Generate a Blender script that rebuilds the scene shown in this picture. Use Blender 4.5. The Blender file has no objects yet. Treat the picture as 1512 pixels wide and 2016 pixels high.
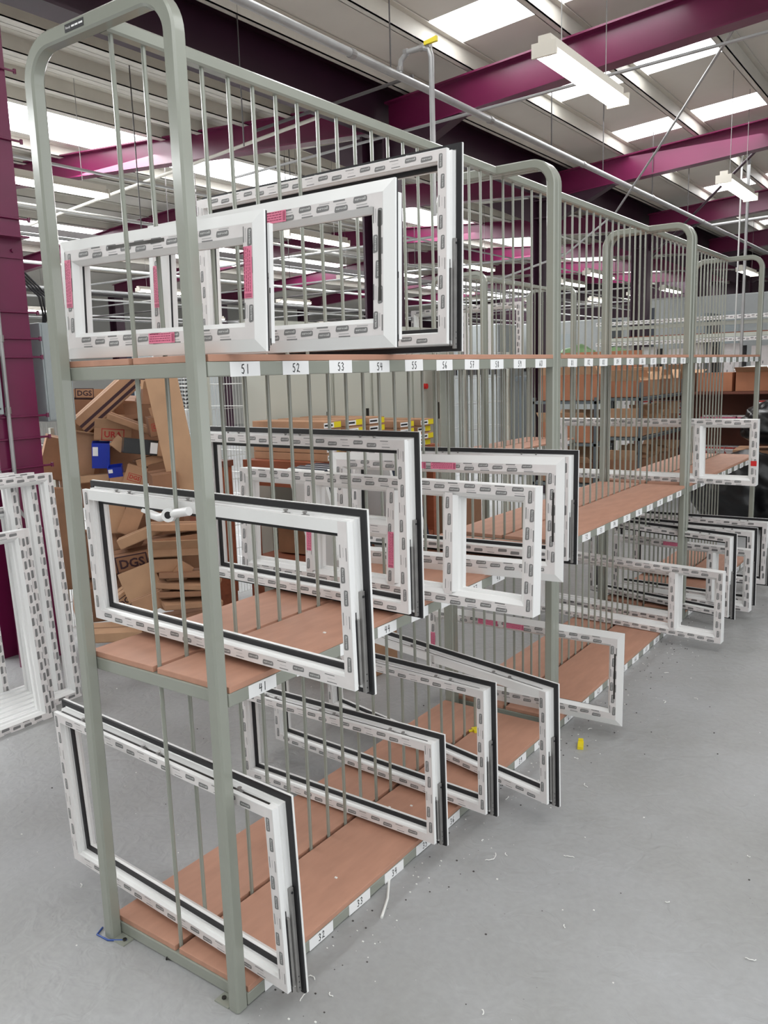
import bpy, bmesh, math, random
from mathutils import Vector, Matrix
R = math.radians
random.seed(7)
SC = bpy.context.scene
COL = SC.collection

# ------------------------------------------------------------ camera, light, exposure
cam_d = bpy.data.cameras.new('camera')
cam = bpy.data.objects.new('camera', cam_d)
COL.objects.link(cam)
YAW, PITCH, ROLL, FPX = 0.62246, -0.16737, -0.02957, 1624.4
cy_, sy_, cp_, sp_ = math.cos(YAW), math.sin(YAW), math.cos(PITCH), math.sin(PITCH)
Fw = Vector((-sy_ * cp_, cy_ * cp_, sp_)); Rt = Vector((cy_, sy_, 0)); Up = Rt.cross(Fw)
cr_, sr_ = math.cos(ROLL), math.sin(ROLL)
R2 = cr_ * Rt + sr_ * Up; U2 = -sr_ * Rt + cr_ * Up
cam.matrix_world = Matrix(((R2.x, U2.x, -Fw.x, 1.3961), (R2.y, U2.y, -Fw.y, -1.2547), (R2.z, U2.z, -Fw.z, 1.5799), (0, 0, 0, 1)))
cam_d.sensor_fit = 'VERTICAL'; cam_d.sensor_height = 36.0; cam_d.lens = FPX / 2016 * 36.0
cam_d.clip_end = 200
SC.camera = cam
SC.view_settings.view_transform = 'Standard'
SC.view_settings.look = 'None'
SC.view_settings.gamma = 1
SC.view_settings.use_curve_mapping = False
SC.view_settings.exposure = 0.40

W_ = bpy.data.worlds.new('overcast_daylight'); SC.world = W_; W_.use_nodes = True
wb = W_.node_tree.nodes['Background']
wb.inputs[0].default_value = (0.95, 0.98, 1.0, 1); wb.inputs[1].default_value = 1.35

def area_light(name, loc, sx, sy, power, col=(1, 1, 1), rot=(0, 0, 0)):
    d = bpy.data.lights.new(name, 'AREA'); d.shape = 'RECTANGLE'; d.size = sx; d.size_y = sy
    d.energy = power; d.color = col
    o = bpy.data.objects.new(name, d); COL.objects.link(o); o.location = loc; o.rotation_euler = rot
    return o
# daylight falling through the rooflights of the bays around and behind the camera
area_light('rooflight_daylight_a', (1.6, -1.2, 3.75), 2.6, 4.5, 60, (0.97, 0.99, 1.0))
area_light('rooflight_daylight_b', (1.4, 3.2, 3.85), 2.0, 3.5, 38, (0.97, 0.99, 1.0))
area_light('rooflight_daylight_c', (-6.6, 3.0, 3.95), 1.3, 7.0, 230, (0.97, 0.99, 1.0))
area_light('rooflight_daylight_f', (-6.6, -3.2, 3.95), 1.3, 5.5, 190, (0.97, 0.99, 1.0))
area_light('rooflight_daylight_d', (-1.3, 8.5, 3.9), 1.4, 6.0, 60, (0.97, 0.99, 1.0))
area_light('rooflight_daylight_e', (-6.6, 12.0, 3.95), 1.3, 8.0, 110, (0.97, 0.99, 1.0))

# ------------------------------------------------------------ materials
def srgb(r, g, b):
    f = lambda c: (c / 255 / 12.92) if c / 255 <= 0.04045 else ((c / 255 + 0.055) / 1.055) ** 2.4
    return (f(r), f(g), f(b), 1)

def mat(name, col, rough=0.5, metal=0.0, spec=0.5, var=0.0, scale=20.0, bump=0.0, bscale=60.0, emit=None, es=1.0, stretch=None, coat=0.0):
    m = bpy.data.materials.new(name); m.use_nodes = True
    nt = m.node_tree; b = nt.nodes['Principled BSDF']
    b.inputs['Base Color'].default_value = col
    b.inputs['Roughness'].default_value = rough; b.inputs['Metallic'].default_value = metal
    b.inputs['Specular IOR Level'].default_value = spec
    if coat: b.inputs['Coat Weight'].default_value = coat; b.inputs['Coat Roughness'].default_value = 0.08
    tc = None
    def coord():
        nonlocal tc
        if tc is None:
            tc = nt.nodes.new('ShaderNodeTexCoord')
            if stretch:
                mp = nt.nodes.new('ShaderNodeMapping'); mp.inputs['Scale'].default_value = stretch
                nt.links.new(tc.outputs['Object'], mp.inputs[0]); tc = mp; return mp.outputs[0]
            return tc.outputs['Object']
        return tc.outputs[0] if stretch else tc.outputs['Object']
    if var > 0:
        n = nt.nodes.new('ShaderNodeTexNoise'); n.inputs['Scale'].default_value = scale; n.inputs['Detail'].default_value = 5
        nt.links.new(coord(), n.inputs['Vector'])
        mr = nt.nodes.new('ShaderNodeMapRange'); mr.inputs[1].default_value = 0.3; mr.inputs[2].default_value = 0.7
        mr.inputs[3].default_value = 1 - var; mr.inputs[4].default_value = 1 + var
        nt.links.new(n.outputs[0], mr.inputs[0])
        hv = nt.nodes.new('ShaderNodeHueSaturation'); hv.inputs['Color'].default_value = col
        nt.links.new(mr.outputs[0], hv.inputs['Value']); nt.links.new(hv.outputs[0], b.inputs['Base Color'])
    if bump > 0:
        n2 = nt.nodes.new('ShaderNodeTexNoise'); n2.inputs['Scale'].default_value = bscale; n2.inputs['Detail'].default_value = 3
        nt.links.new(coord(), n2.inputs['Vector'])
        bp = nt.nodes.new('ShaderNodeBump'); bp.inputs['Strength'].default_value = bump; bp.inputs['Distance'].default_value = 0.01
        nt.links.new(n2.outputs[0], bp.inputs['Height']); nt.links.new(bp.outputs[0], b.inputs['Normal'])
    if emit:
        b.inputs['Emission Color'].default_value = emit; b.inputs['Emission Strength'].default_value = es
    return m

M = {}
M['paint'] = mat('grey_green_enamel', srgb(144, 147, 137), 0.2, var=0.03, scale=6, bump=0.02, bscale=25, coat=0.3)
M['upvc'] = mat('white_upvc', srgb(234, 234, 233), 0.3)
M['tape'] = mat('protective_film', srgb(224, 219, 218), 0.35, var=0.03, scale=30, bump=0.05, bscale=40)
M['badge'] = mat('film_print_grey', srgb(122, 121, 121), 0.5)
M['ink'] = mat('film_print_light', srgb(214, 214, 212), 0.5)
M['pale_ink'] = mat('film_print_pale', srgb(182, 180, 180), 0.5)
M['gasket'] = mat('black_rubber', srgb(28, 27, 30), 0.55)
M['steel'] = mat('zinc_steel', srgb(150, 148, 146), 0.35, metal=0.45, var=0.1, scale=30)
M['dsteel'] = mat('dark_steel', srgb(70, 68, 66), 0.4, metal=0.7, var=0.15, scale=40)
M['board'] = mat('red_brown_plywood', srgb(182, 136, 114), 0.62, var=0.08, scale=9, stretch=(3, 0.8, 3))
M['label'] = mat('white_paper', srgb(236, 236, 236), 0.6)
M['pen'] = mat('black_pen', srgb(35, 35, 38), 0.6)
M['pink'] = mat('pink_paper', srgb(232, 128, 158), 0.5)
M['pinkink'] = mat('pink_label_ink', srgb(140, 50, 80), 0.6)
M['red'] = mat('red_plastic', srgb(205, 40, 40), 0.4)
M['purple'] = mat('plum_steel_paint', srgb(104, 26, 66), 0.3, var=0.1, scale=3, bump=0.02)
M['dplum'] = mat('dark_and_shaded_plum', srgb(48, 20, 38), 0.45, var=0.12, scale=3)  # darker plum; on valley beam and far columns it paints in the shade
M['roof'] = mat('roof_lining', srgb(212, 208, 200), 0.8, var=0.05, scale=1.5, bump=0.03, bscale=2)
M['purlin'] = mat('galvanised_purlin', srgb(206, 202, 192), 0.5, var=0.05, scale=4)
M['sky'] = mat('rooflight_sheet', (0.9, 0.9, 0.9, 1), 0.6, emit=(0.97, 0.99, 1, 1), es=5.0)
M['lamp'] = mat('lamp_tube', (0.9, 0.9, 0.9, 1), 0.4, emit=(1.0, 0.98, 0.93, 1), es=9.0)
M['lampbody'] = mat('lamp_tray', srgb(226, 220, 208), 0.4)
M['pipe'] = mat('grey_pipe', srgb(160, 160, 160), 0.38, metal=0.3, var=0.08, scale=12)
M['rodm'] = mat('dark_rod', srgb(70, 66, 66), 0.5, var=0.1)
M['yellow'] = mat('yellow_plastic', srgb(226, 206, 40), 0.4)
M['card'] = mat('cardboard', srgb(172, 132, 102), 0.8, var=0.15, scale=7)
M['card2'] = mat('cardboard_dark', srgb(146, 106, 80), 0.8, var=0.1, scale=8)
M['card3'] = mat('cardboard_light', srgb(188, 150, 118), 0.8, var=0.12, scale=6)
M['cardin'] = mat('cardboard_inside', srgb(120, 86, 62), 0.85, var=0.1, scale=8)
M['orange'] = mat('orange_cardboard', srgb(168, 112, 82), 0.75, var=0.08, scale=6)
M['print'] = mat('dark_print', srgb(60, 34, 42), 0.6)
M['redprint'] = mat('red_print', srgb(176, 50, 44), 0.6)
M['blue'] = mat('blue_plastic', srgb(24, 50, 170), 0.3)
M['cab'] = mat('cabinet_grey', srgb(186, 188, 178), 0.45, var=0.03, scale=2)
M['elec'] = mat('electrical_box_grey', srgb(150, 158, 160), 0.4, var=0.03)
M['wire'] = mat('wire_mesh_zinc', srgb(205, 206, 204), 0.35, metal=0.4)
M['navy'] = mat('anthracite_foil', srgb(40, 48, 62), 0.4)
M['black'] = mat('black_plastic', srgb(18, 18, 20), 0.3, bump=0.4, bscale=9)
M['wood'] = mat('brown_wood', srgb(150, 84, 58), 0.6, var=0.15, scale=5, stretch=(1, 6, 6))
M['dwood'] = mat('dark_brown_board', srgb(110, 62, 48), 0.6, var=0.12, scale=4)
M['shelfsteel'] = mat('slate_steel', srgb(86, 94, 98), 0.5, var=0.08, scale=4)
M['wall'] = mat('pale_cladding', srgb(172, 172, 168), 0.7, var=0.04, scale=1)
M['machine'] = mat('machine_grey', srgb(156, 160, 160), 0.4, var=0.03)
M['green'] = mat('green_bags', srgb(110, 140, 96), 0.5, var=0.25, scale=9, bump=0.5, bscale=8)
M['darkm'] = mat('dark_interior', srgb(44, 44, 46), 0.6)
M['shav'] = mat('plastic_shaving', srgb(232, 232, 228), 0.4)
M['grit'] = mat('dark_grit', srgb(74, 70, 68), 0.8)
M['bag'] = mat('white_film', srgb(230, 232, 230), 0.25, bump=0.5, bscale=14)
M['bluecap'] = mat('blue_tape', srgb(50, 80, 150), 0.5)

def floor_mat():
    m = bpy.data.materials.new('painted_concrete'); m.use_nodes = True
    nt = m.node_tree; N = nt.nodes; Lk = nt.links; b = N['Principled BSDF']
    tc = N.new('ShaderNodeTexCoord')
    n1 = N.new('ShaderNodeTexNoise'); n1.inputs['Scale'].default_value = 1.1; n1.inputs['Detail'].default_value = 6; n1.inputs['Roughness'].default_value = 0.6
    n2 = N.new('ShaderNodeTexNoise'); n2.inputs['Scale'].default_value = 45; n2.inputs['Detail'].default_value = 4
    n3 = N.new('ShaderNodeTexVoronoi'); n3.inputs['Scale'].default_value = 24
    n4 = N.new('ShaderNodeTexNoise'); n4.inputs['Scale'].default_value = 3.4; n4.inputs['Detail'].default_value = 3
    for n in (n1, n2, n3, n4): Lk.new(tc.outputs['Object'], n.inputs['Vector'])
    cr = N.new('ShaderNodeValToRGB')
    cr.color_ramp.elements[0].position = 0.3; cr.color_ramp.elements[0].color = srgb(148, 148, 146)
    cr.color_ramp.elements[1].position = 0.7; cr.color_ramp.elements[1].color = srgb(168, 169, 171)
    Lk.new(n1.outputs[0], cr.inputs[0])
    # small dark specks
    sp = N.new('ShaderNodeMath'); sp.operation = 'LESS_THAN'; sp.inputs[1].default_value = 0.055
    Lk.new(n3.outputs['Distance'], sp.inputs[0])
    gate = N.new('ShaderNodeMath'); gate.operation = 'GREATER_THAN'; gate.inputs[1].default_value = 0.56
    Lk.new(n4.outputs[0], gate.inputs[0])
    mu = N.new('ShaderNodeMath'); mu.operation = 'MULTIPLY'; Lk.new(sp.outputs[0], mu.inputs[0]); Lk.new(gate.outputs[0], mu.inputs[1])
    mu2 = N.new('ShaderNodeMath'); mu2.operation = 'MULTIPLY'; mu2.inputs[1].default_value = 0.55; Lk.new(mu.outputs[0], mu2.inputs[0])
    mx = N.new('ShaderNodeMix'); mx.data_type = 'RGBA'; mx.inputs['B'].default_value = srgb(110, 108, 106)
    Lk.new(mu2.outputs[0], mx.inputs['Factor']); Lk.new(cr.outputs[0], mx.inputs['A'])
    mr = N.new('ShaderNodeMapRange'); mr.inputs[1].default_value = 0.3; mr.inputs[2].default_value = 0.7; mr.inputs[3].default_value = 0.96; mr.inputs[4].default_value = 1.04
    Lk.new(n2.outputs[0], mr.inputs[0])
    hv = N.new('ShaderNodeHueSaturation'); Lk.new(mr.outputs[0], hv.inputs['Value']); Lk.new(mx.outputs['Result'], hv.inputs['Color'])
    Lk.new(hv.outputs[0], b.inputs['Base Color'])
    b.inputs['Roughness'].default_value = 0.42; b.inputs['Specular IOR Level'].default_value = 0.35
    # brushed-on ripples
    w = N.new('ShaderNodeTexNoise'); w.inputs['Scale'].default_value = 14; w.inputs['Detail'].default_value = 2; w.inputs['Distortion'].default_value = 1.2
    Lk.new(tc.outputs['Object'], w.inputs['Vector'])
    bp = N.new('ShaderNodeBump'); bp.inputs['Strength'].default_value = 0.6; bp.inputs['Distance'].default_value = 0.008
    Lk.new(w.outputs[0], bp.inputs['Height'])
    b2 = N.new('ShaderNodeBump'); b2.inputs['Strength'].default_value = 0.12; b2.inputs['Distance'].default_value = 0.004
    Lk.new(n2.outputs[0], b2.inputs['Height']); Lk.new(bp.outputs[0], b2.inputs['Normal']); Lk.new(b2.outputs[0], b.inputs['Normal'])
    return m
M['floor'] = floor_mat()

# ------------------------------------------------------------ mesh helpers
class MB:
    def __init__(s): s.v = []; s.f = []; s.m = []
    def quad(s, a, b, c, d, mi=0):
        n = len(s.v); s.v += [a, b, c, d]; s.f.append((n, n + 1, n + 2, n + 3)); s.m.append(mi)
    def poly(s, pts, mi=0):
        n = len(s.v); s.v += list(pts); s.f.append(tuple(range(n, n + len(pts)))); s.m.append(mi)
    def hexa(s, p, mi=0):
        n = len(s.v); s.v += [tuple(q) for q in p]
        for f in ((0, 3, 2, 1), (4, 5, 6, 7), (0, 1, 5, 4), (1, 2, 6, 5), (2, 3, 7, 6), (3, 0, 4, 7)):
            s.f.append(tuple(n + i for i in f)); s.m.append(mi)
        return s
    def box(s, x0, x1, y0, y1, z0, z1, mi=0):
        if x0 > x1: x0, x1 = x1, x0
        if y0 > y1: y0, y1 = y1, y0
        if z0 > z1: z0, z1 = z1, z0
        return s.hexa([(x0, y0, z0), (x1, y0, z0), (x1, y1, z0), (x0, y1, z0), (x0, y0, z1), (x1, y0, z1), (x1, y1, z1), (x0, y1, z1)], mi)
    def tube(s, pts, r, n=8, mi=0, closed=False):
        pts = [Vector(p) for p in pts]; base = len(s.v); K = len(pts)
        t0 = (pts[1] - pts[0]).normalized(); up = Vector((0, 0, 1)) if abs(t0.z) < 0.9 else Vector((1, 0, 0))
        for i, p in enumerate(pts):
            if i == 0: t = pts[1] - p
            elif i == K - 1: t = p - pts[i - 1]
            else: t = (pts[i + 1] - p).normalized() + (p - pts[i - 1]).normalized()
            t.normalize(); a = up - t * up.dot(t)
            if a.length < 1e-4: a = Vector((1, 0, 0)) - t * t.x
            a.normalize(); up = a; b = t.cross(a)
            for k in range(n):
                an = 2 * math.pi * k / n; s.v.append(tuple(p + (a * math.cos(an) + b * math.sin(an)) * r))
        for i in range(K - 1):
            for k in range(n):
                k2 = (k + 1) % n
                s.f.append((base + i * n + k, base + i * n + k2, base + (i + 1) * n + k2, base + (i + 1) * n + k)); s.m.append(mi)
        s.f.append(tuple(base + k for k in range(n))[::-1]); s.m.append(mi)
        s.f.append(tuple(base + (K - 1) * n + k for k in range(n))); s.m.append(mi)
        return s
    def cyl(s, a, b, r, n=10, mi=0): return s.tube([a, b], r, n, mi)
    def sweep(s, path, prof, mi=0):
        """path: list of (point, axisA, axisB); prof: closed list of (a, b)"""
        base = len(s.v); n = len(prof)
        for p, A, B in path:
            for a, b in prof: s.v.append(tuple(Vector(p) + Vector(A) * a + Vector(B) * b))
        for i in range(len(path) - 1):
            for k in range(n):
                k2 = (k + 1) % n
                s.f.append((base + i * n + k, base + i * n + k2, base + (i + 1) * n + k2, base + (i + 1) * n + k)); s.m.append(mi)
        s.f.append(tuple(base + k for k in range(n))[::-1]); s.m.append(mi)
        s.f.append(tuple(base + (len(path) - 1) * n + k for k in range(n))); s.m.append(mi)
        return s
    def ring(s, prof, x0, x1, z0, z1, mi=0):
        """mitred rectangular frame in the XZ plane; prof = closed list of (inset, depth y)"""
        base = len(s.v); n = len(prof)
        for (cx, cz, sx, sz) in ((x0, z0, 1, 1), (x1, z0, -1, 1), (x1, z1, -1, -1), (x0, z1, 1, -1)):
            for i, d in prof: s.v.append((cx + sx * i, d, cz + sz * i))
        for c in range(4):
            c2 = (c + 1) % 4
            for k in range(n):
                k2 = (k + 1) % n
                s.f.append((base + c * n + k, base + c2 * n + k, base + c2 * n + k2, base + c * n + k2)); s.m.append(mi)
        return s
    def build(s, name, mats, parent=None, smooth=False, bevel=0.0, fix=True):
        me = bpy.data.meshes.new(name); me.from_pydata([tuple(v) for v in s.v], [], s.f)
        if not isinstance(mats, (list, tuple)): mats = [mats]
        for m in mats: me.materials.append(M[m] if isinstance(m, str) else m)
        me.polygons.foreach_set('material_index', s.m)
        if fix:
            bm = bmesh.new(); bm.from_mesh(me); bmesh.ops.recalc_face_normals(bm, faces=bm.faces)
            bm.to_mesh(me); bm.free()
        if smooth:
            me.polygons.foreach_set('use_smooth', [True] * len(me.polygons))
            try: me.set_sharp_from_angle(angle=R(40))
            except Exception: pass
        me.update()
        o = bpy.data.objects.new(name, me); COL.objects.link(o)
        if bevel:
            bv = o.modifiers.new('bevel', 'BEVEL'); bv.width = bevel; bv.segments = 2; bv.limit_method = 'ANGLE'; bv.angle_limit = R(40)
            o.modifiers.new('wn', 'WEIGHTED_NORMAL') if False else None
        if parent is not None: o.parent = parent
        return o

def tag(o, label=None, cat=None, group=None, kind=None):
    if label: o['label'] = label
    if cat: o['category'] = cat
    if group: o['group'] = group
    if kind: o['kind'] = kind
    return o
def empty(name, loc=(0, 0, 0), rz=0.0, rx=0.0, ry=0.0, label=None, cat=None, group=None, kind=None):
    o = bpy.data.objects.new(name, None); COL.objects.link(o); o.empty_display_size = 0.05
    o.location = loc; o.rotation_euler = (rx, ry, rz)
    return tag(o, label, cat, group, kind)
def children(o): return [c for c in bpy.data.objects if c.parent == o]
def copy_tree(o, kids=None):
    c = o.copy(); COL.objects.link(c)
    for ch in children(o):
        d = ch.copy(); COL.objects.link(d); d.parent = c
        for g in children(ch):
            e = g.copy(); COL.objects.link(e); e.parent = d
    return c
def struct(o): o['kind'] = 'structure'; return o

# ------------------------------------------------------------ building shell
PITCHR = 0.075; PITCHL = 0.066; VX = -3.0
def zr(x):     # underside of the roof lining
    if x >= VX: return 4.02 + PITCHR * (x - VX)
    if x >= -9.6: return 4.0 + PITCHL * (VX - x)
    return 4.0 + PITCHL * 6.6 - PITCHL * (-9.6 - x)
Y0, Y1 = -7.0, 27.0
b = MB(); b.box(-19, 7, -6, Y1 + 1, -0.1, 0); f = b.build('floor', 'floor'); struct(f)
# roof: right pitch with openings left for the rooflights is laid as strips
skyY = [y for y in (-5.1, -3.2, -1.35, .55, 2.42, 4.29, 6.17, 8.03, 9.9, 11.75, 13.6, 15.5, 17.4)]
def slab(mb, x0, x1, y0, y1, t=0.03):
    a, c = zr(x0 + 1e-6), zr(x1 - 1e-6)
    mb.hexa([(x0, y0, a), (x1, y0, c), (x1, y1, c), (x0, y1, a), (x0, y0, a + t), (x1, y0, c + t), (x1, y1, c + t), (x0, y1, a + t)])
b = MB()
SX = (-2.05, -0.58)
slab(b, VX, SX[0], Y0, Y1); slab(b, SX[1], 0.3, Y0, Y1)
slab(b, 0.3, 5.5, Y0, Y1)
prev = Y0
for y in skyY:
    slab(b, SX[0], SX[1], prev, y); prev = y + 0.5
slab(b, SX[0], SX[1], prev, Y1)
struct(b.build('ceiling', 'roof'))
LX = (-7.35, -6.02)
b = MB(); slab(b, LX[1], VX, Y0, Y1); slab(b, -9.6, LX[0], Y0, Y1); slab(b, -11.85, -9.6, Y0, Y1); slab(b, -19, -13.2, Y0, Y1)
struct(b.build('ceiling', 'roof'))
n = 1
for y in skyY:
    b = MB(); slab(b, SX[0], SX[1], y, y + 0.5, 0.006)
    struct(b.build('window_%d' % n, 'sky')); n += 1
for xs in (LX, (-13.2, -11.85)):
    prev = Y0
    for y in (4.95, 8.42, 11.95, 15.45, 18.95, 22.45, 26.9):
        b = MB(); slab(b, xs[0], xs[1], prev, y, 0.006); struct(b.build('window_%d' % n, 'sky')); n += 1
        prev = y
# back and left walls
b = MB()
k = -19.0
while k < 7:
    b.box(k, k + 0.22, Y1, Y1 + 0.06, 0, 2.7); b.box(k + 0.22, k + 0.4, Y1 + 0.03, Y1 + 0.08, 0, 2.7); k += 0.4
struct(b.build('wall_back', 'wall'))
b = MB(); b.box(-19, 7, Y1 - 0.02, Y1 + 0.1, 2.7, 4.75); struct(b.build('wall_back', 'dplum'))
b = MB(); b.box(-19, 7, Y0 - .1, Y0, 0, 4.75); struct(b.build('wall_front', 'wall'))
b = MB(); b.box(-19.1, -19, Y0, Y1, 0, 4.2); struct(b.build('wall_left', 'wall'))
b = MB(); b.box(5.5, 5.6, 6.0, Y1, 0, 4.75); struct(b.build('wall_right', 'wall'))

def i_section(mb, p0, p1, depth, width, tf, tw, updir):
    """I beam from p0 to p1; depth measured along updir"""
    p0, p1 = Vector(p0), Vector(p1); u = Vector(updir).normalized(); t = (p1 - p0).normalized(); s = t.cross(u).normalized()
    for (a0, a1, w) in ((-depth / 2, -depth / 2 + tf, width), (depth / 2 - tf, depth / 2, width), (-depth / 2 + tf, depth / 2 - tf, tw)):
        q = []
        for P in (p0, p1):
            for (x, y) in ((-w / 2, a0), (w / 2, a0), (w / 2, a1), (-w / 2, a1)): q.append(P + s * x + u * y)
        mb.hexa(q)
BAYS = [1.28, 4.98, 8.42, 11.95, 15.45, 18.95, 22.45]
for i, y in enumerate(BAYS):
    for X in (VX, -16.0):
        b = MB(); i_section(b, (X, y, 0), (X, y, 3.6), 0.26, 0.25, 0.022, 0.02, (1, 0, 0))
        if X == VX:
            for z in (3.35, 3.55): b.box(X - 0.13, X + 0.13, y - 0.12, y + 0.12, z, z + 0.012)
        struct(b.build('steel_column', 'dplum' if i else 'purple'))  # columns beyond the first take the shaded copy of the plum
    # rafters right and left of the valley
    b = MB(); i_section(b, (VX + 0.1, y, 3.71), (6.0, y, 3.71 + PITCHR * 8.9), 0.28, 0.14, 0.014, 0.012, (0, 0, 1)); struct(b.build('roof_rafter', 'purple'))
    b = MB(); i_section(b, (VX - 0.1, y, 3.77), (-9.6, y, 3.77 + PITCHL * 6.5), 0.27, 0.14, 0.014, 0.012, (0, 0, 1)); struct(b.build('roof_rafter', 'purple'))
    b = MB(); i_section(b, (-9.6, y, 3.77 + PITCHL * 6.5), (-16, y, 3.75), 0.27, 0.14, 0.014, 0.012, (0, 0, 1)); struct(b.build('roof_rafter', 'purple'))
    if i == 0: continue
    # haunch under the valley end of each rafter
    b = MB()
    for s_ in (1, -1):
        b.hexa([(VX + s_ * 0.1, y - 0.06, 3.3), (VX + s_ * 0.1, y + 0.06, 3.3), (VX + s_ * 0.12, y + 0.06, 3.3), (VX + s_ * 0.12, y - 0.06, 3.3),
                (VX + s_ * 0.1, y - 0.06, 3.6), (VX + s_ * 0.1, y + 0.06, 3.6), (VX + s_ * 0.85, y + 0.06, 3.63), (VX + s_ * 0.85, y - 0.06, 3.63)])
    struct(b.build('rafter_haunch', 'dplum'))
b = MB(); i_section(b, (VX, Y0, 3.83), (VX, Y1, 3.83), 0.4, 0.2, 0.02, 0.02, (0, 0, 1)); struct(b.build('valley_beam', 'dplum'))  # beam lies in shadow, put into its colour
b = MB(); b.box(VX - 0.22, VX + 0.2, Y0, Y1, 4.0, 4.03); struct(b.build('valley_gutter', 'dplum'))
def purlin(x, h=0.13, wide=0.05, m='purlin'):
    z = zr(x); b = MB()
    b.box(x - 0.004, x + 0.004, Y0, Y1, z - h, z); b.box(x - wide, x + 0.004, Y0, Y1, z - h, z - h + 0.008)
    b.box(x - wide, x - wide + 0.006, Y0, Y1, z - h, z - h + 0.02)
    b.box(x, x + wide, Y0, Y1, z - 0.008, z)
    struct(b.build('roof_purlin', m))
for x in (-2.72, -2.1, -1.27, -0.45, 0.38): purlin(x)
for x in (-3.45, -3.96, -4.55, -5.2, -5.75, -7.55, -8.3, -9.1, -10.2, -11.3, -13.6, -14.8): purlin(x, 0.12, 0.09)
# thin dark sheet joints in the left roof pitch
for x in (-3.7, -4.25, -4.85, -5.5):
    z = zr(x); b = MB(); b.box(x - 0.008, x + 0.008, Y0, Y1, z - 0.006, z - 0.001); struct(b.build('roof_joint', 'rodm'))

# ------------------------------------------------------------ storage racks
A = 0.036; WID = 0.5414; LEN = 1.9288; Z1, Z2, Z3, HH = 0.0364, 0.8361, 1.6154, 2.3908; HR = 0.0336; BT = 0.016
PITCH_ROD = 0.0913; ROD0 = 0.055
def rrect(a, b, r=0.005):
    return [(-a + r, -b), (a - r, -b), (a, -b + r), (a, b - r), (a - r, b), (-a + r, b), (-a, b - r), (-a, -b + r)]
def hoop_path(W, H, a, rad):
    c = a / 2; xl, xr, zt = -W + c, -c, H - c; pts = []
    def add(x, z, nx, nz): pts.append(((x, 0, z), (nx, 0, nz), (0, 1, 0)))
    add(xr, 0.002, 1, 0); add(xr, zt - rad, 1, 0)
    for k in range(1, 10):
        t = R(90 * k / 10); add(xr - rad + rad * math.cos(t), zt - rad + rad * math.sin(t), math.cos(t), math.sin(t))
    add(xr - rad, zt, 0, 1); add(xl + rad, zt, 0, 1)
    for k in range(1, 10):
        t = R(90 + 90 * k / 10); add(xl + rad + rad * math.cos(t), zt - rad + rad * math.sin(t), math.cos(t), math.sin(t))
    add(xl, zt - rad, -1, 0); add(xl, 0.002, -1, 0)
    return pts

DIG = {
 '0': [[(.5, 1), (.15, .8), (.05, .4), (.3, 0), (.7, .1), (.9, .5), (.8, .9), (.5, 1)]],
 '1': [[(.5, 1), (.45, 0)]],
 '2': [[(.1, .8), (.4, 1), (.75, .85), (.6, .5), (.1, .05), (.4, .12), (.95, 0)]],
 '3': [[(.1, .9), (.5, 1), (.8, .8), (.4, .55), (.8, .35), (.55, .02), (.1, .1)]],
 '4': [[(.3, 1), (.1, .45), (.85, .5)], [(.75, .95), (.65, 0)]],
 '5': [[(.8, 1), (.3, .95), (.2, .6), (.6, .6), (.8, .3), (.5, 0), (.1, .1)]],
 '6': [[(.7, 1), (.25, .6), (.15, .2), (.5, 0), (.8, .25), (.5, .45), (.2, .25)]],
 '7': [[(.1, .95), (.8, 1), (.45, 0)], [(.3, .5), (.8, .5)]],
 '8': [[(.5, .55), (.2, .8), (.5, 1), (.8, .8), (.5, .55), (.2, .25), (.5, 0), (.8, .25), (.5, .55)]],
 '9': [[(.8, .8), (.4, 1), (.2, .7), (.6, .55), (.8, .8), (.7, 0)]],
}
def number_mesh(txt, w=0.062, h=0.0345):
    """sticker in the YZ plane facing +X, with handwriting"""
    b = MB(); b.box(0, 0.0008, -w / 2, w / 2, -h / 2, h / 2, 0)
    n = len(txt); ch = h * 0.62; cw = ch * 0.55; gap = cw * 0.35
    x0 = -(n * cw + (n - 1) * gap) / 2
    for i, c in enumerate(txt):
        for st in DIG[c]:
            pts = [(x0 + i * (cw + gap) + (p[0]) * cw, -ch / 2 + p[1] * ch) for p in st]
            for a, c2 in zip(pts[:-1], pts[1:]):
                d = Vector((c2[0] - a[0], c2[1] - a[1])); L = d.length
                if L < 1e-6: continue
                d /= L; nn = Vector((-d.y, d.x)) * 0.00125; e = d * 0.0008
                q = [(a[0] - e.x + nn.x, a[1] - e.y + nn.y), (a[0] - e.x - nn.x, a[1] - e.y - nn.y), (c2[0] + e.x - nn.x, c2[1] + e.y - nn.y), (c2[0] + e.x + nn.x, c2[1] + e.y + nn.y)]
                b.quad(*[(0.0012, u, v) for u, v in q], mi=1)
    return b

def text_mesh(txt, size, mi=0, bold=0.0, res=1):
    cu = bpy.data.curves.new('t', 'FONT'); cu.body = txt; cu.size = size; cu.resolution_u = res
    cu.align_x = 'CENTER'; cu.align_y = 'CENTER'; cu.offset = bold
    o = bpy.data.objects.new('t', cu); COL.objects.link(o)
    dg = bpy.context.evaluated_depsgraph_get(); me = bpy.data.meshes.new_from_object(o.evaluated_get(dg))
    vs = [tuple(v.co) for v in me.vertices]; fs = [tuple(p.vertices) for p in me.polygons]
    bpy.data.objects.remove(o); bpy.data.curves.remove(cu); bpy.data.meshes.remove(me)
    return vs, fs
T_EURO = text_mesh('eurocell', 1.0, bold=0.02)

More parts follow.
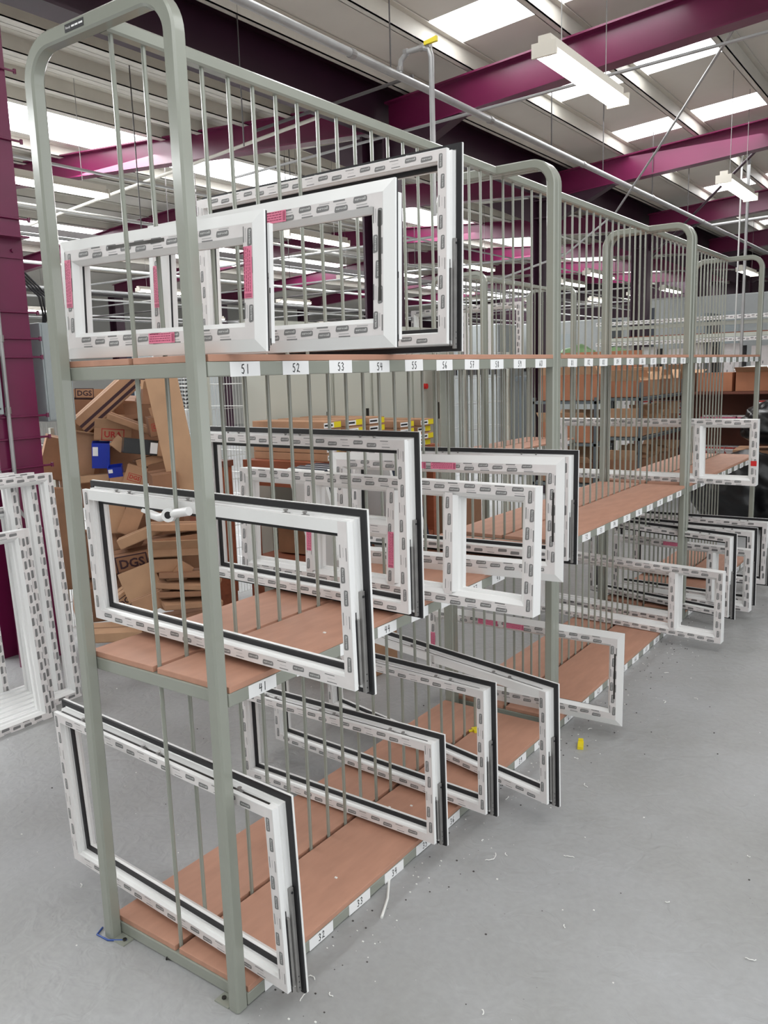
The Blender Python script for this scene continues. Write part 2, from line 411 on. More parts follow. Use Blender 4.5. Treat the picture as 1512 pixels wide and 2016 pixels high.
def make_rack(label, group='storage racks standing end to end', first=31):
    r = empty('storage_rack', (0, 0, 0), label=label, cat='rack', group=group)
    for k, y in enumerate((A / 2, LEN - A / 2)):
        b = MB(); path = [((p[0], y, p[2]), Aa, Bb) for p, Aa, Bb in hoop_path(WID, HH, A, 0.085)]
        b.sweep(path, rrect(A / 2, A / 2)); b.build('end_frame', 'paint', r, smooth=True)
        for x in (-WID + A, -A):
            s_ = 1 if x < -0.3 else -1
            b = MB(); b.box(x, x + s_ * 0.05, y - A / 2, y + A / 2 + 0.0, 0.0, 0.004)
            fp = b.build('foot_plate', 'paint', r)
            b = MB(); b.cyl((x + s_ * 0.033, y, 0.004), (x + s_ * 0.033, y, 0.009), 0.006, 6); b.build('bolt', 'dsteel', fp)
    b = MB(); c = -WID / 2
    b.sweep([((c, A, HH - A / 2), (1, 0, 0), (0, 0, 1)), ((c, LEN - A, HH - A / 2), (1, 0, 0), (0, 0, 1))], rrect(A / 2 - 0.001, A / 2 - 0.001))
    b.build('top_rail', 'paint', r, smooth=True)
    for zt in (Z1, Z2, Z3):
        b = MB(); lo = zt - HR
        b.box(-0.03, 0, A, LEN - A, lo, zt); b.box(-WID, -WID + 0.03, A, LEN - A, lo, zt)
        b.box(-WID + 0.03, -0.03, A, A + 0.03, lo, zt); b.box(-WID + 0.03, -0.03, LEN - A - 0.03, LEN - A, lo, zt)
        b.build('shelf_frame', 'paint', r, bevel=0.0025)
        for x0, x1 in ((-WID + 0.002, c - 0.008), (c + 0.008, -0.001)):
            b = MB(); b.box(x0, x1, A + 0.004, LEN - A - 0.004, zt + 0.0003, zt + BT); b.build('shelf_board', 'board', r, bevel=0.0012)
    for i in range(21):
        b = MB(); y = ROD0 + PITCH_ROD * i; b.cyl((c, y, Z1 - 0.02), (c, y, HH - A + 0.004), 0.0056, 8); b.build('rod', 'paint', r, smooth=True)
    for j, zt in enumerate((Z1, Z2, Z3)):
        for i in range(10):
            num = str(first + 10 * j + i)
            jit = random.uniform(-0.003, 0.003)
            o = number_mesh(num, w=0.098 if j else 0.104, h=0.0336).build('number_label', ['label', 'pen'], r, fix=False)
            o.location = (0.0004, A + 0.1133 + 0.1796 * i + jit, zt - HR / 2 + random.uniform(-0.0015, 0.0005))
            o.rotation_euler = (R(random.uniform(-1.2, 1.2)), 0, 0)
    return r
rack1 = make_rack('nearest tall grey-green steel rack with slots 31 to 60, end frame facing the viewer', first=31)
rack2 = make_rack('middle grey-green rack of the front row, slots 61 to 90, behind the nearest rack', first=61)
rack2.location = (0, LEN, 0)
rack3 = make_rack('farthest grey-green rack of the front row, beside the black rubbish bags', first=91)
rack3.location = (0.004, 2 * LEN + 0.012, 0)
# maker's sticker on the first end frame
b = MB(); b.box(-0.36, -0.29, -0.0008, 0, HH - 0.026, HH - 0.009, 0)
vs, fs = text_mesh('Ready', 0.0075, res=2)
n0 = len(b.v)
b.v += [(-0.347 + x, -0.0012, HH - 0.0175 + y) for x, y, z in vs]; b.f += [tuple(n0 + i for i in f) for f in fs]; b.m += [1] * len(fs)
for u0, u1 in ((-.3345, -.3235), (-.3215, -.3105), (-.3080, -.2930)):
    b.quad((u0, -.0012, HH - .0195), (u1, -.0012, HH - .0195), (u1, -.0012, HH - .0155), (u0, -.0012, HH - .0155), mi=1)
b.build('maker_label', ['gasket', 'label'], rack1, fix=False)
# second, parallel row further back
r4 = copy_tree(rack1)
r4.location = (-1.98, 4.99, 0); r4['label'] = 'empty grey-green rack of the back row, its near hoop beside the plum column'
del r4['group']
for c in children(r4):
    if c.name.startswith('maker'): bpy.data.objects.remove(c)

# ------------------------------------------------------------ window sashes and frames
def badge_shape(b, P, U, V, w, h, cut=0.0, mi=0, text=True, N=None, ti=1):
    """rounded badge centred at P (vector), axes U,V, with eurocell lettering"""
    r = h * 0.28; pts = []
    for cx, cz, a0 in ((w / 2 - r, h / 2 - r, 0), (-w / 2 + r, h / 2 - r, 90), (-w / 2 + r * .6, -h / 2 + r * .6, 180), (w / 2 - r, -h / 2 + r, 270)):
        for k in (0, 45, 90): pts.append((cx + r * math.cos(R(a0 + k)), cz + r * math.sin(R(a0 + k))))
    lim = h / 2 - cut * h
    pts = [(x, min(z, lim)) for x, z in pts]
    b.poly([tuple(P + U * x + V * z) for x, z in pts], mi)
    if text and cut < 0.3:
        sc = h * 0.66; n0 = len(b.v)
        sx = w * 0.9 / 3.55
        b.v += [tuple(P + U * (x * sx) + V * (y * sc * 0.95 + h * 0.04) + N * 0.00035) for x, y, z in T_EURO[0]]
        b.f += [tuple(n0 + i for i in f) for f in T_EURO[1]]; b.m += [ti] * len(T_EURO[1])
def tape_strip(b, O, U, V, N, length, width, style, text=True, phase=0.0):
    """film + prints on a flat face; O corner, U along, V across, N outward"""
    e = N * 0.0003
    b.quad(tuple(O + e), tuple(O + U * length + e), tuple(O + U * length + V * width + e), tuple(O + V * width + e), mi=2)
    e2 = N * 0.0007; bw, bh = (0.037, 0.0122) if style == 0 else (0.036, 0.0125)
    s = 0.012 + bw / 2 + phase; i = random.randrange(3)
    dark = lambda c, w, h, mi=0: b.quad(*[tuple(O + e2 + U * (c[0] + dx * w / 2) + V * (c[1] + dz * h / 2)) for dx, dz in ((-1, -1), (1, -1), (1, 1), (-1, 1))], mi=mi)
    while s < length - bw / 2 - 0.004:
        k = i % 3
        if style == 0:      # three-step diagonal print
            v = (0.28, 0.55, 0.82)[k] * width
            if k == 2: v = width - bh * 0.42
            cut = 0.0
            vb = (0.74, 0.50, 0.26)[k] * width
            badge_shape(b, O + e2 + U * s + V * vb, U, V, bw, bh, 0, 0, text, N)
            if k == 0: dark((s + 0.006, 0.0016), bw * .92, 0.0026); dark((s + .004, width * .28), bw * .8, 0.0022, 3)
            if k == 1: dark((s + .004, width * .86), bw * .85, 0.0020, 3)
            if k == 2: dark((s - 0.006, width - 0.0022), bw * .92, 0.0034); dark((s, width * .66), bw * .8, 0.0022, 3)
            s += 0.054
        else:               # narrow film: badge, badge, pair of thin lines
            if k < 2:
                badge_shape(b, O + e2 + U * s + V * (width * (0.36 if k else 0.60)), U, V, bw, bh * 0.92, 0, 0, text, N)
                s += 0.052
            else:
                dark((s - 0.004, width * 0.84), 0.030, 0.0020); dark((s + 0.002, width * 0.16), 0.030, 0.0020)
                dark((s, width * 0.5), 0.022, 0.0010, 3); s += 0.052
        i += 1
def faces4(w, h, i0, i1):
    """the four flat members of a frame, each (O, U, length along outer-less region, V)"""
    wd = i1 - i0; X, Z = Vector((1, 0, 0)), Vector((0, 0, 1))
    x0, x1, z0, z1 = -w / 2, w / 2, 0, h
    return [
        (Vector((x0 + i1, 0, z0 + i0)), X, w - 2 * i1, Z, wd),     # bottom
        (Vector((x0 + i1, 0, z1 - i1)), X, w - 2 * i1, Z, wd),     # top
        (Vector((x1 - i1, 0, z0 + i0)), Z, h - 2 * i0, X, wd),     # right
        (Vector((x0 + i0, 0, z0 + i0)), Z, h - 2 * i0, X, wd),     # left
    ]
BODY = [(0, 0), (.029, 0), (.029, .011), (.033, .014), (.033, .022), (.031, .024), (.031, .035), (.045, .036), (.045, .045),
        (.034, .060), (.006, .060), (-.020, .052), (-.020, .0462), (-.005, .0445), (0, .040), (0, .026), (.005, .024), (.005, .014), (0, .012)]
def pink(parent, x, z, w, h, y=-0.0012, back=False):
    b = MB(); s = -1 if not back else 1
    b.box(x - w / 2, x + w / 2, y, y + 0.0004, z - h / 2, z + h / 2, 0)
    yy = y - 0.0003 if not back else y + 0.0007
    vert = h > w; L, Wd = (h, w) if vert else (w, h)
    rnd = random.Random(int(1000 * (x + z)))
    def bar(u0, u1, v0, v1):
        if vert: b.quad((x + v0, yy, z + u0), (x + v1, yy, z + u0), (x + v1, yy, z + u1), (x + v0, yy, z + u1), mi=1)
        else: b.quad((x + u0, yy, z + v0), (x + u1, yy, z + v0), (x + u1, yy, z + v1), (x + u0, yy, z + v1), mi=1)
    for k in range(4):
        bar(-L / 2 + 0.002 + k * 0.0022, -L / 2 + 0.003 + k * 0.0022, -Wd * 0.4, Wd * 0.4)
    for row in (-0.3, -0.08, 0.14, 0.36):
        u = -L / 2 + 0.014
        while u < L / 2 - 0.008:
            d = rnd.uniform(0.003, 0.009); bar(u, u + d, row * Wd, row * Wd + Wd * 0.07); u += d + 0.0018
    bar(L * 0.1, L * 0.45, Wd * 0.4, Wd * 0.47)
    return tag(b.build('order_label', ['pink', 'pinkink'], parent, fix=False), 'pink printed order label')

def place(o, x, y, z, yaw, lean, roll, w, half=0.0):
    yaw, lean, roll = R(yaw), R(lean), R(roll)
    X = Vector((math.cos(yaw), math.sin(yaw), 0)); N = Vector((-math.sin(yaw), math.cos(yaw), 0))
    Zv = Vector((0, 0, math.cos(lean))) + N * math.sin(lean)
    X2 = X * math.cos(roll) + Zv * math.sin(roll); Z2_ = Zv * math.cos(roll) - X * math.sin(roll)
    Yv = Z2_.cross(X2)
    o.location = Vector((x, y, z)) - X2 * (w / 2 + half)
    o.rotation_euler = Matrix((X2, Yv, Z2_)).transposed().to_euler()

def sash(label, x, y, z, yaw, lean, w, h, roll=0.0, ext=False, text=True, group=None, handle=False, slot=None, stay=True, plain_top=False, keeps=True):
    """opening light. Interior face at local y=0; w,h = size of the interior face"""
    if ext: w -= 0.04; h -= 0.04
    o = empty('window_sash', label=label, cat='window', group=group)
    b = MB(); b.ring(BODY, -w / 2, w / 2, 0, h); b.build('sash_body', 'upvc', o)
    b = MB(); b.ring([(-.0188, .0400), (-.004, .0400), (-.004, .0446), (-.0188, .0460)], -w / 2, w / 2, 0, h)
    b.build('outer_gasket', 'gasket', o)
    b = MB(); b.ring([(.0312, .0290), (.0440, .0290), (.0440, .0357), (.0312, .0349)], -w / 2, w / 2, 0, h)
    b.build('glazing_gasket', 'gasket', o)
    b = MB(); Nf = Vector((0, -1, 0)); Nb = Vector((0, 1, 0))
    for k, (O, U, L, V, wd) in enumerate(faces4(w, h, 0.002, 0.028)):
        if plain_top and k == 1: continue
        if not ext: tape_strip(b, O, U, V, Nf, L, wd, 1, text, random.uniform(0, .03))
    if ext:
        for k, (O, U, L, V, wd) in enumerate(faces4(w, h, 0.007, 0.0335)):
            # seen from behind: mirror U so lettering reads the right way
            O2 = O + Vector((0, .060, 0))
            tape_strip(b, O2 + U * L if k < 2 else O2 + V * wd, -U if k < 2 else U, V if k < 2 else -V, Nb, L, wd, 0, text, random.uniform(0, .03))
    if b.v: b.build('protective_film', ['badge', 'ink', 'tape', 'pale_ink'], o, fix=False)
    # espagnolette rail and rollers in the top groove, friction stays on the sides
    b = MB(); b.box(-w / 2 + 0.012, w / 2 - 0.03, .0150, .0230, h - 0.0048, h - 0.0034)
    rail = b.build('locking_rail', 'dsteel', o)
    xs = [-w * 0.36, -w * 0.3, -w * 0.05, 0.02, w * 0.3, w * 0.36]
    for xx in xs:
        b = MB(); b.box(xx - 0.011, xx + 0.011, .0152, .0228, h - 0.0034, h - 0.001)
        b.cyl((xx, .019, h - 0.0034), (xx, .019, h + 0.004), 0.0034, 8); b.cyl((xx, .019, h + 0.004), (xx, .019, h + 0.006), 0.0058, 8)
        b.build('locking_roller', 'steel', rail, smooth=True)
    if stay:
        for sx in (1, -1):
            L = min(h * 0.58, 0.28); xx = sx * w / 2
            b = MB(); b.box(xx + sx * 0.001, xx + sx * 0.009, .0265, .0385, -0.012, L)
            b.box(xx - sx * 0.003, xx + sx * 0.004, .016, .0235, 0.01, L * 0.72)
            s_ = b.build('friction_stay', 'steel', o, bevel=0.0006)
            b = MB()
            for zz in (0.0, 0.016, 0.032): b.cyl((xx + sx * 0.0091, .0325, zz), (xx + sx * 0.0096, .0325, zz), 0.0017, 8)
            b.cyl((xx + sx * 0.0091, .0325, L - 0.012), (xx + sx * 0.0112, .0325, L - 0.012), 0.003, 8)
            b.box(xx + sx * 0.0005, xx + sx * 0.0012, .013, .016, -0.005, L * 0.8)
            b.build('stay_rivets', 'gasket', s_)
    if slot:   # (member, start, length) dark routed slot on the face
        mem, s0, ln = slot; b = MB(); yy = -0.0012 if not ext else .0612
        if mem == 'right': xx = (w / 2 - 0.015) * (1 if not ext else -1); b.box(xx - 0.0036, xx + 0.0036, yy - 0.0003, yy + 0.0003, s0, s0 + ln)
        else: b.box(s0, s0 + ln, yy - 0.0003, yy + 0.0003, h - 0.0185, h - 0.0105)
        b.build('handle_slot', 'dsteel', o)
    if ext:
        place(o, x, y, z, yaw, lean, roll, w, 0.02)
        # turn the exterior face towards the viewer
        m = o.rotation_euler.to_matrix(); loc = Vector(o.location)
        loc += m @ Vector((0, 0.060, 0.02))
        m2 = m @ Matrix.Rotation(math.pi, 3, 'Z')
        o.rotation_euler = m2.to_euler(); o.location = loc
    else:
        place(o, x, y, z, yaw, lean, roll, w)
    o['w'] = w; o['h'] = h
    return o

FR = [(0, 0), (.031, 0), (.044, .012), (.044, .03), (.052, .032), (.052, .05), (0, .05)]
def bar_prof(mb, p0, p1, across, d=1):
    """mullion/transom: flat face with chamfers, from p0 to p1 in XZ plane"""
    prof = [(-.0145, 0), (.0145, 0), (.0275, .012), (.0275, .03), (.035, .032), (.035, .05), (-.035, .05), (-.035, .032), (-.0275, .03), (-.0275, .012)]
    mb.sweep([(p0, across, (0, 1, 0)), (p1, across, (0, 1, 0))], prof)
def oframe(label, x, y, z, yaw, lean, w, h, roll=0.0, mull=(), trans=(), text=True, group=None):
    o = empty('window_frame', label=label, cat='window frame', group=group)
    b = MB(); b.ring(FR, -w / 2, w / 2, 0, h); b.build('frame_body', 'upvc', o)
    f = MB(); Nf = Vector((0, -1, 0))
    for k, (O, U, L, V, wd) in enumerate(faces4(w, h, 0.0015, 0.030)):
        tape_strip(f, O, U, V, Nf, L, wd, 0, text, random.uniform(0, .03))
    f.build('protective_film', ['badge', 'ink', 'tape', 'pale_ink'], o, fix=False)
    xs = [-w / 2] + [m - w / 2 for m in mull] + [w / 2]
    for m in mull:
        b = MB(); xx = m - w / 2; bar_prof(b, (xx, 0, .040), (xx, 0, h - .040), (1, 0, 0)); mo = b.build('mullion', 'upvc', o)
        f = MB(); tape_strip(f, Vector((xx - .014, 0, .033)), Vector((0, 0, 1)), Vector((1, 0, 0)), Nf, h - .066, .028, 1, text)
        f.build('mullion_film', ['badge', 'ink', 'tape', 'pale_ink'], mo, fix=False)
    for (xa, xb, zz) in trans:
        b = MB(); bar_prof(b, (xa - w / 2, 0, zz), (xb - w / 2, 0, zz), (0, 0, 1)); mo = b.build('transom', 'upvc', o)
        f = MB(); tape_strip(f, Vector((xa - w / 2, 0, zz - .014)), Vector((1, 0, 0)), Vector((0, 0, 1)), Nf, xb - xa, .028, 1, text)
        f.build('transom_film', ['badge', 'ink', 'tape', 'pale_ink'], mo, fix=False)
    place(o, x, y, z, yaw, lean, roll, w)
    return o

G3 = 'white windows stored on the top shelf'; G2 = 'white windows stored on the middle shelf'; G1 = 'white windows stored on the bottom shelf'
b1k = oframe('white frame standing on the top shelf of the back row rack, right one', -1.93, 5.52, Z3 + BT, 0, 0, .60, .53, 0, text=False, group='white frames on the back row rack')
b2k = oframe('white frame standing on the top shelf of the back row rack, left one', -2.10, 5.25, Z3 + BT, 0, 0, .80, .50, 0, text=False, group='white frames on the back row rack')
t1 = sash('small white sash with pink labels, frontmost on the top shelf, above number 51', .119, .093, 1.634, 1.9, 2.1, .705, .300, -.5, ext=True, group=G3, slot=('top', -0.05, 0.2))
t2 = sash('white sash on the top shelf above number 53, one pink label at its top', .357, .246, 1.634, -1.5, 2.1, .833, .366 - .012, -.2, ext=True, group=G3, slot=('right', 0.08, 0.19))
t3 = sash('tallest white sash of the top shelf, its black-edged corner touching the rack top rail', .213, .710, 1.652, -1.1, 1.4, .980, .506, -.2, group=G3)
m1 = sash('large white sash with a white lever handle, frontmost on the middle shelf', .302, .138, .872, -2.8, -1.4, 1.021, .392, -.3, group=G2, plain_top=True)
m2 = sash('white sash with black edge seal standing second from front on the middle shelf', .075, .697, .872, -3.6, 0, .914, .517, 0, group=G2)
m3 = oframe('wide white frame with several mullions jutting out over number 48 on the middle shelf', .376, .905, .8524, -.2, 1.9, 1.202, .388, -.3, mull=(.336, .69, .91), trans=((.336, .69, .215),), group=G2)
m5 = sash('white sash with two pink labels on its top edge, just behind the wide mullioned frame', .287, 1.324, .8524, 5.9, 2.0, .934, .430, .2, ext=True, group=G2, slot=('right', 0.12, 0.17))
m6 = sash('white sash with black edge seal, rearmost on the middle shelf of the nearest rack', .207, 1.558, .872, 2.2, 1.7, .974, .388, .3, group=G2, text=False)
b1 = sash('large white sash at the very front of the bottom shelf, beside number 32', .117, .060, .0725, -3.2, -2.6, .958, .504, -.6, group=G1)
b2 = sash('white sash on the bottom shelf whose corner stands beside number 35', .076, .810, .0725, -2.1, .4, .886, .342, 1.0, group=G1)
b3 = sash('white sash on the bottom shelf jutting out past number 36', .128, 1.058, .0725, -4.3, -.1, 1.050, .447, .5, group=G1)
b4 = sash('white sash on the bottom shelf beside number 39, next to the second post', .276, 1.232, .0725, -12.7, -1.3, 1.232, .418, .1, group=G1, plain_top=True)
r2a = sash('white sash standing on the bottom shelf of the middle rack beside number 63', .260, 2.025, .0524, 1.9, 1.3, .969, .412, 0, ext=True, group=G1, slot=('right', 0.1, 0.2))
r2b = oframe('white frame with one mullion at the far end of the middle rack bottom shelf', .348, 3.344, .0530, -4.1, -2.5, 1.147, .405, -.5, mull=(.874,), group=G1)
r3a = sash('white sash with black seal at the near end of the farthest rack bottom shelf', .279, 3.800, .0725, -13.0, -1.5, .979, .490, 0, group=G1, text=False)
r3b = oframe('small-paned white frame just behind the near sash of the farthest rack bottom shelf', .346, 4.042, .0530, -5.8, -1.3, .900, .392, 0, mull=(.657,), text=False, group=G1)
r3c = sash('white sash with black seal, third from the near end of the farthest rack bottom shelf', .326, 4.164, .0725, -3.8, -2.0, .900, .465, 0, group=G1, text=False)
r3d = sash('rightmost white sash on the bottom shelf of the farthest rack, cut by the photo edge', .309, 4.704, .0725, 2.0, -2.4, .900, .432, 0, group=G1, text=False)
r3m = oframe('long white frame with red tape and one square light across the farthest rack middle shelf', .371, 3.957, .8524, -1.3, -2.7, 1.265, .393, .2, mull=(.923,), group=G2)
r2t = oframe('white frame lying low behind the long frame, on the middle rack bottom shelf', .05, 3.60, .0530, -5, -1.5, 1.0, .33, 0, mull=(), text=False, group=G1)
r3m_red = MB(); r3m_red.box(.60, .633, -0.0022, -0.0006, .12, .15); r3m_red.build('red_tape', 'red', r3m)

# pink labels (local coordinates)
pink(t1, t1['w'] / 2 - 0.0, 0.17, 0.024, 0.12, y=.0618, back=True).location = (-0.02, 0, 0)
pink(t1, -t1['w'] / 2 + 0.02, 0.15, 0.024, 0.11, y=.0618, back=True)
pink(t1, -0.03, 0.02, 0.09, 0.024, y=.0618, back=True)
pink(t2, -0.065, t2['h'] - 0.02, 0.085, 0.026, y=.0618, back=True)
pink(t2, t2['w'] / 2 - 0.02, 0.17, 0.024, 0.11, y=.0618, back=True)
pink(m3, .336 - .601, 0.17, 0.022, 0.12)
pink(m3, .69 - .601, 0.15, 0.022, 0.12)
pink(m5, -0.02, m5['h'] - 0.02, 0.1, 0.024, y=.0618, back=True); pink(m5, 0.1, m5['h'] - 0.02, 0.1, 0.024, y=.0618, back=True)
pink(r2a, 0.02, r2a['h'] - 0.02, 0.1, 0.024, y=.0618, back=True); pink(r2a, 0.15, r2a['h'] - 0.02, 0.1, 0.024, y=.0618, back=True)
pink(r2a, r2a['w'] / 2 - 0.02, 0.2, 0.024, 0.12, y=.0618, back=True)
pink(r3b, -0.05, .392 - 0.016, 0.1, 0.024)

# lever handle on the front middle sash: wrapped white lever
hb = MB(); w_, h_ = m1['w'], m1['h']
hx = -0.085; hz = h_ - 0.036
ax = Vector((.45, -.88, .12)).normalized(); c0 = Vector((hx, -.004, hz))
hb.tube([c0, c0 + ax * .034], .0185, 18)
hb.tube([(hx + .085, -.020, hz + .018), (hx + .04, -.022, hz + .010), (hx, -.020, hz), (hx - .04, -.019, hz - .010), (hx - .085, -.017, hz - .004)], .0115, 10)
hb.tube([(hx - .08, -.017, hz - .004), (hx - .118, -.015, hz + .002)], .006, 6)
ho = hb.build('lever_handle', 'upvc', m1, smooth=True); tag(ho, 'white lever handle wrapped in film')
hb = MB(); hb.tube([c0 + ax * .0342, c0 + ax * .0350], .0095, 16); hb.build('handle_bore', 'gasket', ho)

# ------------------------------------------------------------ stack of frames leaning at the left
def leaning_frame(label, p, yaw, lean, w, h, mull=(), trans=()):
    o = oframe(label, p[0], p[1], p[2], yaw, lean, w, h, 0, mull=mull, trans=trans, text=False, group='white frames leaning in a stack on the floor')
    return o
lab = ['frontmost low white frame of the leaning stack at the left edge', 'second low white frame of the leaning stack, just behind the front one',
       'foremost tall white frame of the leaning stack, behind the two low ones', 'second tall white frame of the leaning stack, seen over the foremost tall one',
       'third tall white frame of the leaning stack, its top corner nearest the left edge',
       'lower white frame seen through the openings of the tall leaning frames', 'lower white frame of the leaning stack, second of those seen through the openings', 'lower white frame of the leaning stack, third of those seen through the openings',
       'lower white frame of the leaning stack, fourth of those seen through the openings', 'lower white frame of the leaning stack, fifth of those seen through the openings', 'rearmost lower white frame of the leaning stack']
for i, (x, y, h, ln, w) in enumerate(((-2.095, .842, .91, 5.4, .9), (-2.152, .90, .902, 5.2, .95), (-2.208, 1.08, 1.145, 3.6, 1.15), (-2.265, 1.02, 1.15, 3.6, 1.15), (-2.322, .95, 1.155, 3.6, 1.15), (-2.378, .96, .985, 3.6, 1.1), (-2.434, 1.02, .97, 3.6, 1.1), (-2.49, .86, .99, 3.6, 1.1), (-2.546, .74, 1.0, 3.6, 1.1), (-2.602, .64, .98, 3.6, 1.1), (-2.658, .52, .99, 3.6, 1.1))):
    leaning_frame(lab[i], (x, y, 0.001), 90, ln, w, h)

# ------------------------------------------------------------ cardboard heap
def carton(label, c, size, rot, openness=0.0, m='card', group='discarded cartons in the heap', logo=None, name='cardboard_box', tape=True):
    """box standing on/around c (centre), rot euler deg; openness>0 raises flaps"""
    o = empty(name, c, label=label, cat='cardboard box', group=group); o.rotation_euler = [R(a) for a in rot]
    x, y, z = (s / 2 for s in size); t = 0.004
    b = MB()
    b.box(-x, x, -y, y, -z, -z + t); b.box(-x, -x + t, -y, y, -z, z); b.box(x - t, x, -y, y, -z, z)
    b.box(-x + t, x - t, -y, -y + t, -z, z); b.box(-x + t, x - t, y - t, y, -z, z)
    if openness == 0: b.box(-x + t, x - t, -y + t, y - t, z - t, z)
    b.build('carton_body', m, o)
    if openness:
        for s_ in (1, -1):
            a = R(openness + random.uniform(-20, 20)); L = min(y, 0.16)
            dx, dz = math.cos(a) * L, math.sin(a) * L
            b = MB(); y0 = s_ * y
            b.hexa([(-x, y0, z), (x, y0, z), (x * .97, y0 + s_ * dx, z + dz), (-x * .97, y0 + s_ * dx, z + dz),
                    (-x, y0, z + .003), (x, y0, z + .003), (x * .97, y0 + s_ * dx, z + dz + .003), (-x * .97, y0 + s_ * dx, z + dz + .003)])
            b.build('flap', 'card3', o)
    elif tape:
        b = MB(); b.box(-x, x, -0.004, 0.004, z + .0002, z + .0008); b.build('seam', 'cardin', o)
    if logo:
        txt, face, sz, mm = logo
        vs, fs = text_mesh(txt, sz, res=2, bold=sz * .03); b = MB()
        if face == 'front': b.v = [(vx, -y - .001, vy) for vx, vy, _ in vs]
        elif face == 'right': b.v = [(x + .001, vx, vy) for vx, vy, _ in vs]
        else: b.v = [(vx, vy, z + .001) for vx, vy, _ in vs]
        b.f = fs; b.m = [0] * len(fs); b.build('printed_name', mm, o, fix=False)
        tw = max(v[0] for v in vs) + sz * .25; th = sz * .62
        b = MB()
        for (a0, a1, c0, c1) in ((-tw, tw, th, th + sz * .1), (-tw, tw, -th - sz * .1, -th), (-tw, -tw + sz * .1, -th, th), (tw - sz * .1, tw, -th, th)):
            if face == 'front': b.quad((a0, -y - .001, c0), (a1, -y - .001, c0), (a1, -y - .001, c1), (a0, -y - .001, c1))
            elif face == 'right': b.quad((x + .001, a0, c0), (x + .001, a1, c0), (x + .001, a1, c1), (x + .001, a0, c1))
            else: b.quad((a0, c0, z + .001), (a1, c0, z + .001), (a1, c1, z + .001), (a0, c1, z + .001))
        b.build('print_border', mm, o, fix=False)
    return o
HC = 'discarded cartons in the heap'
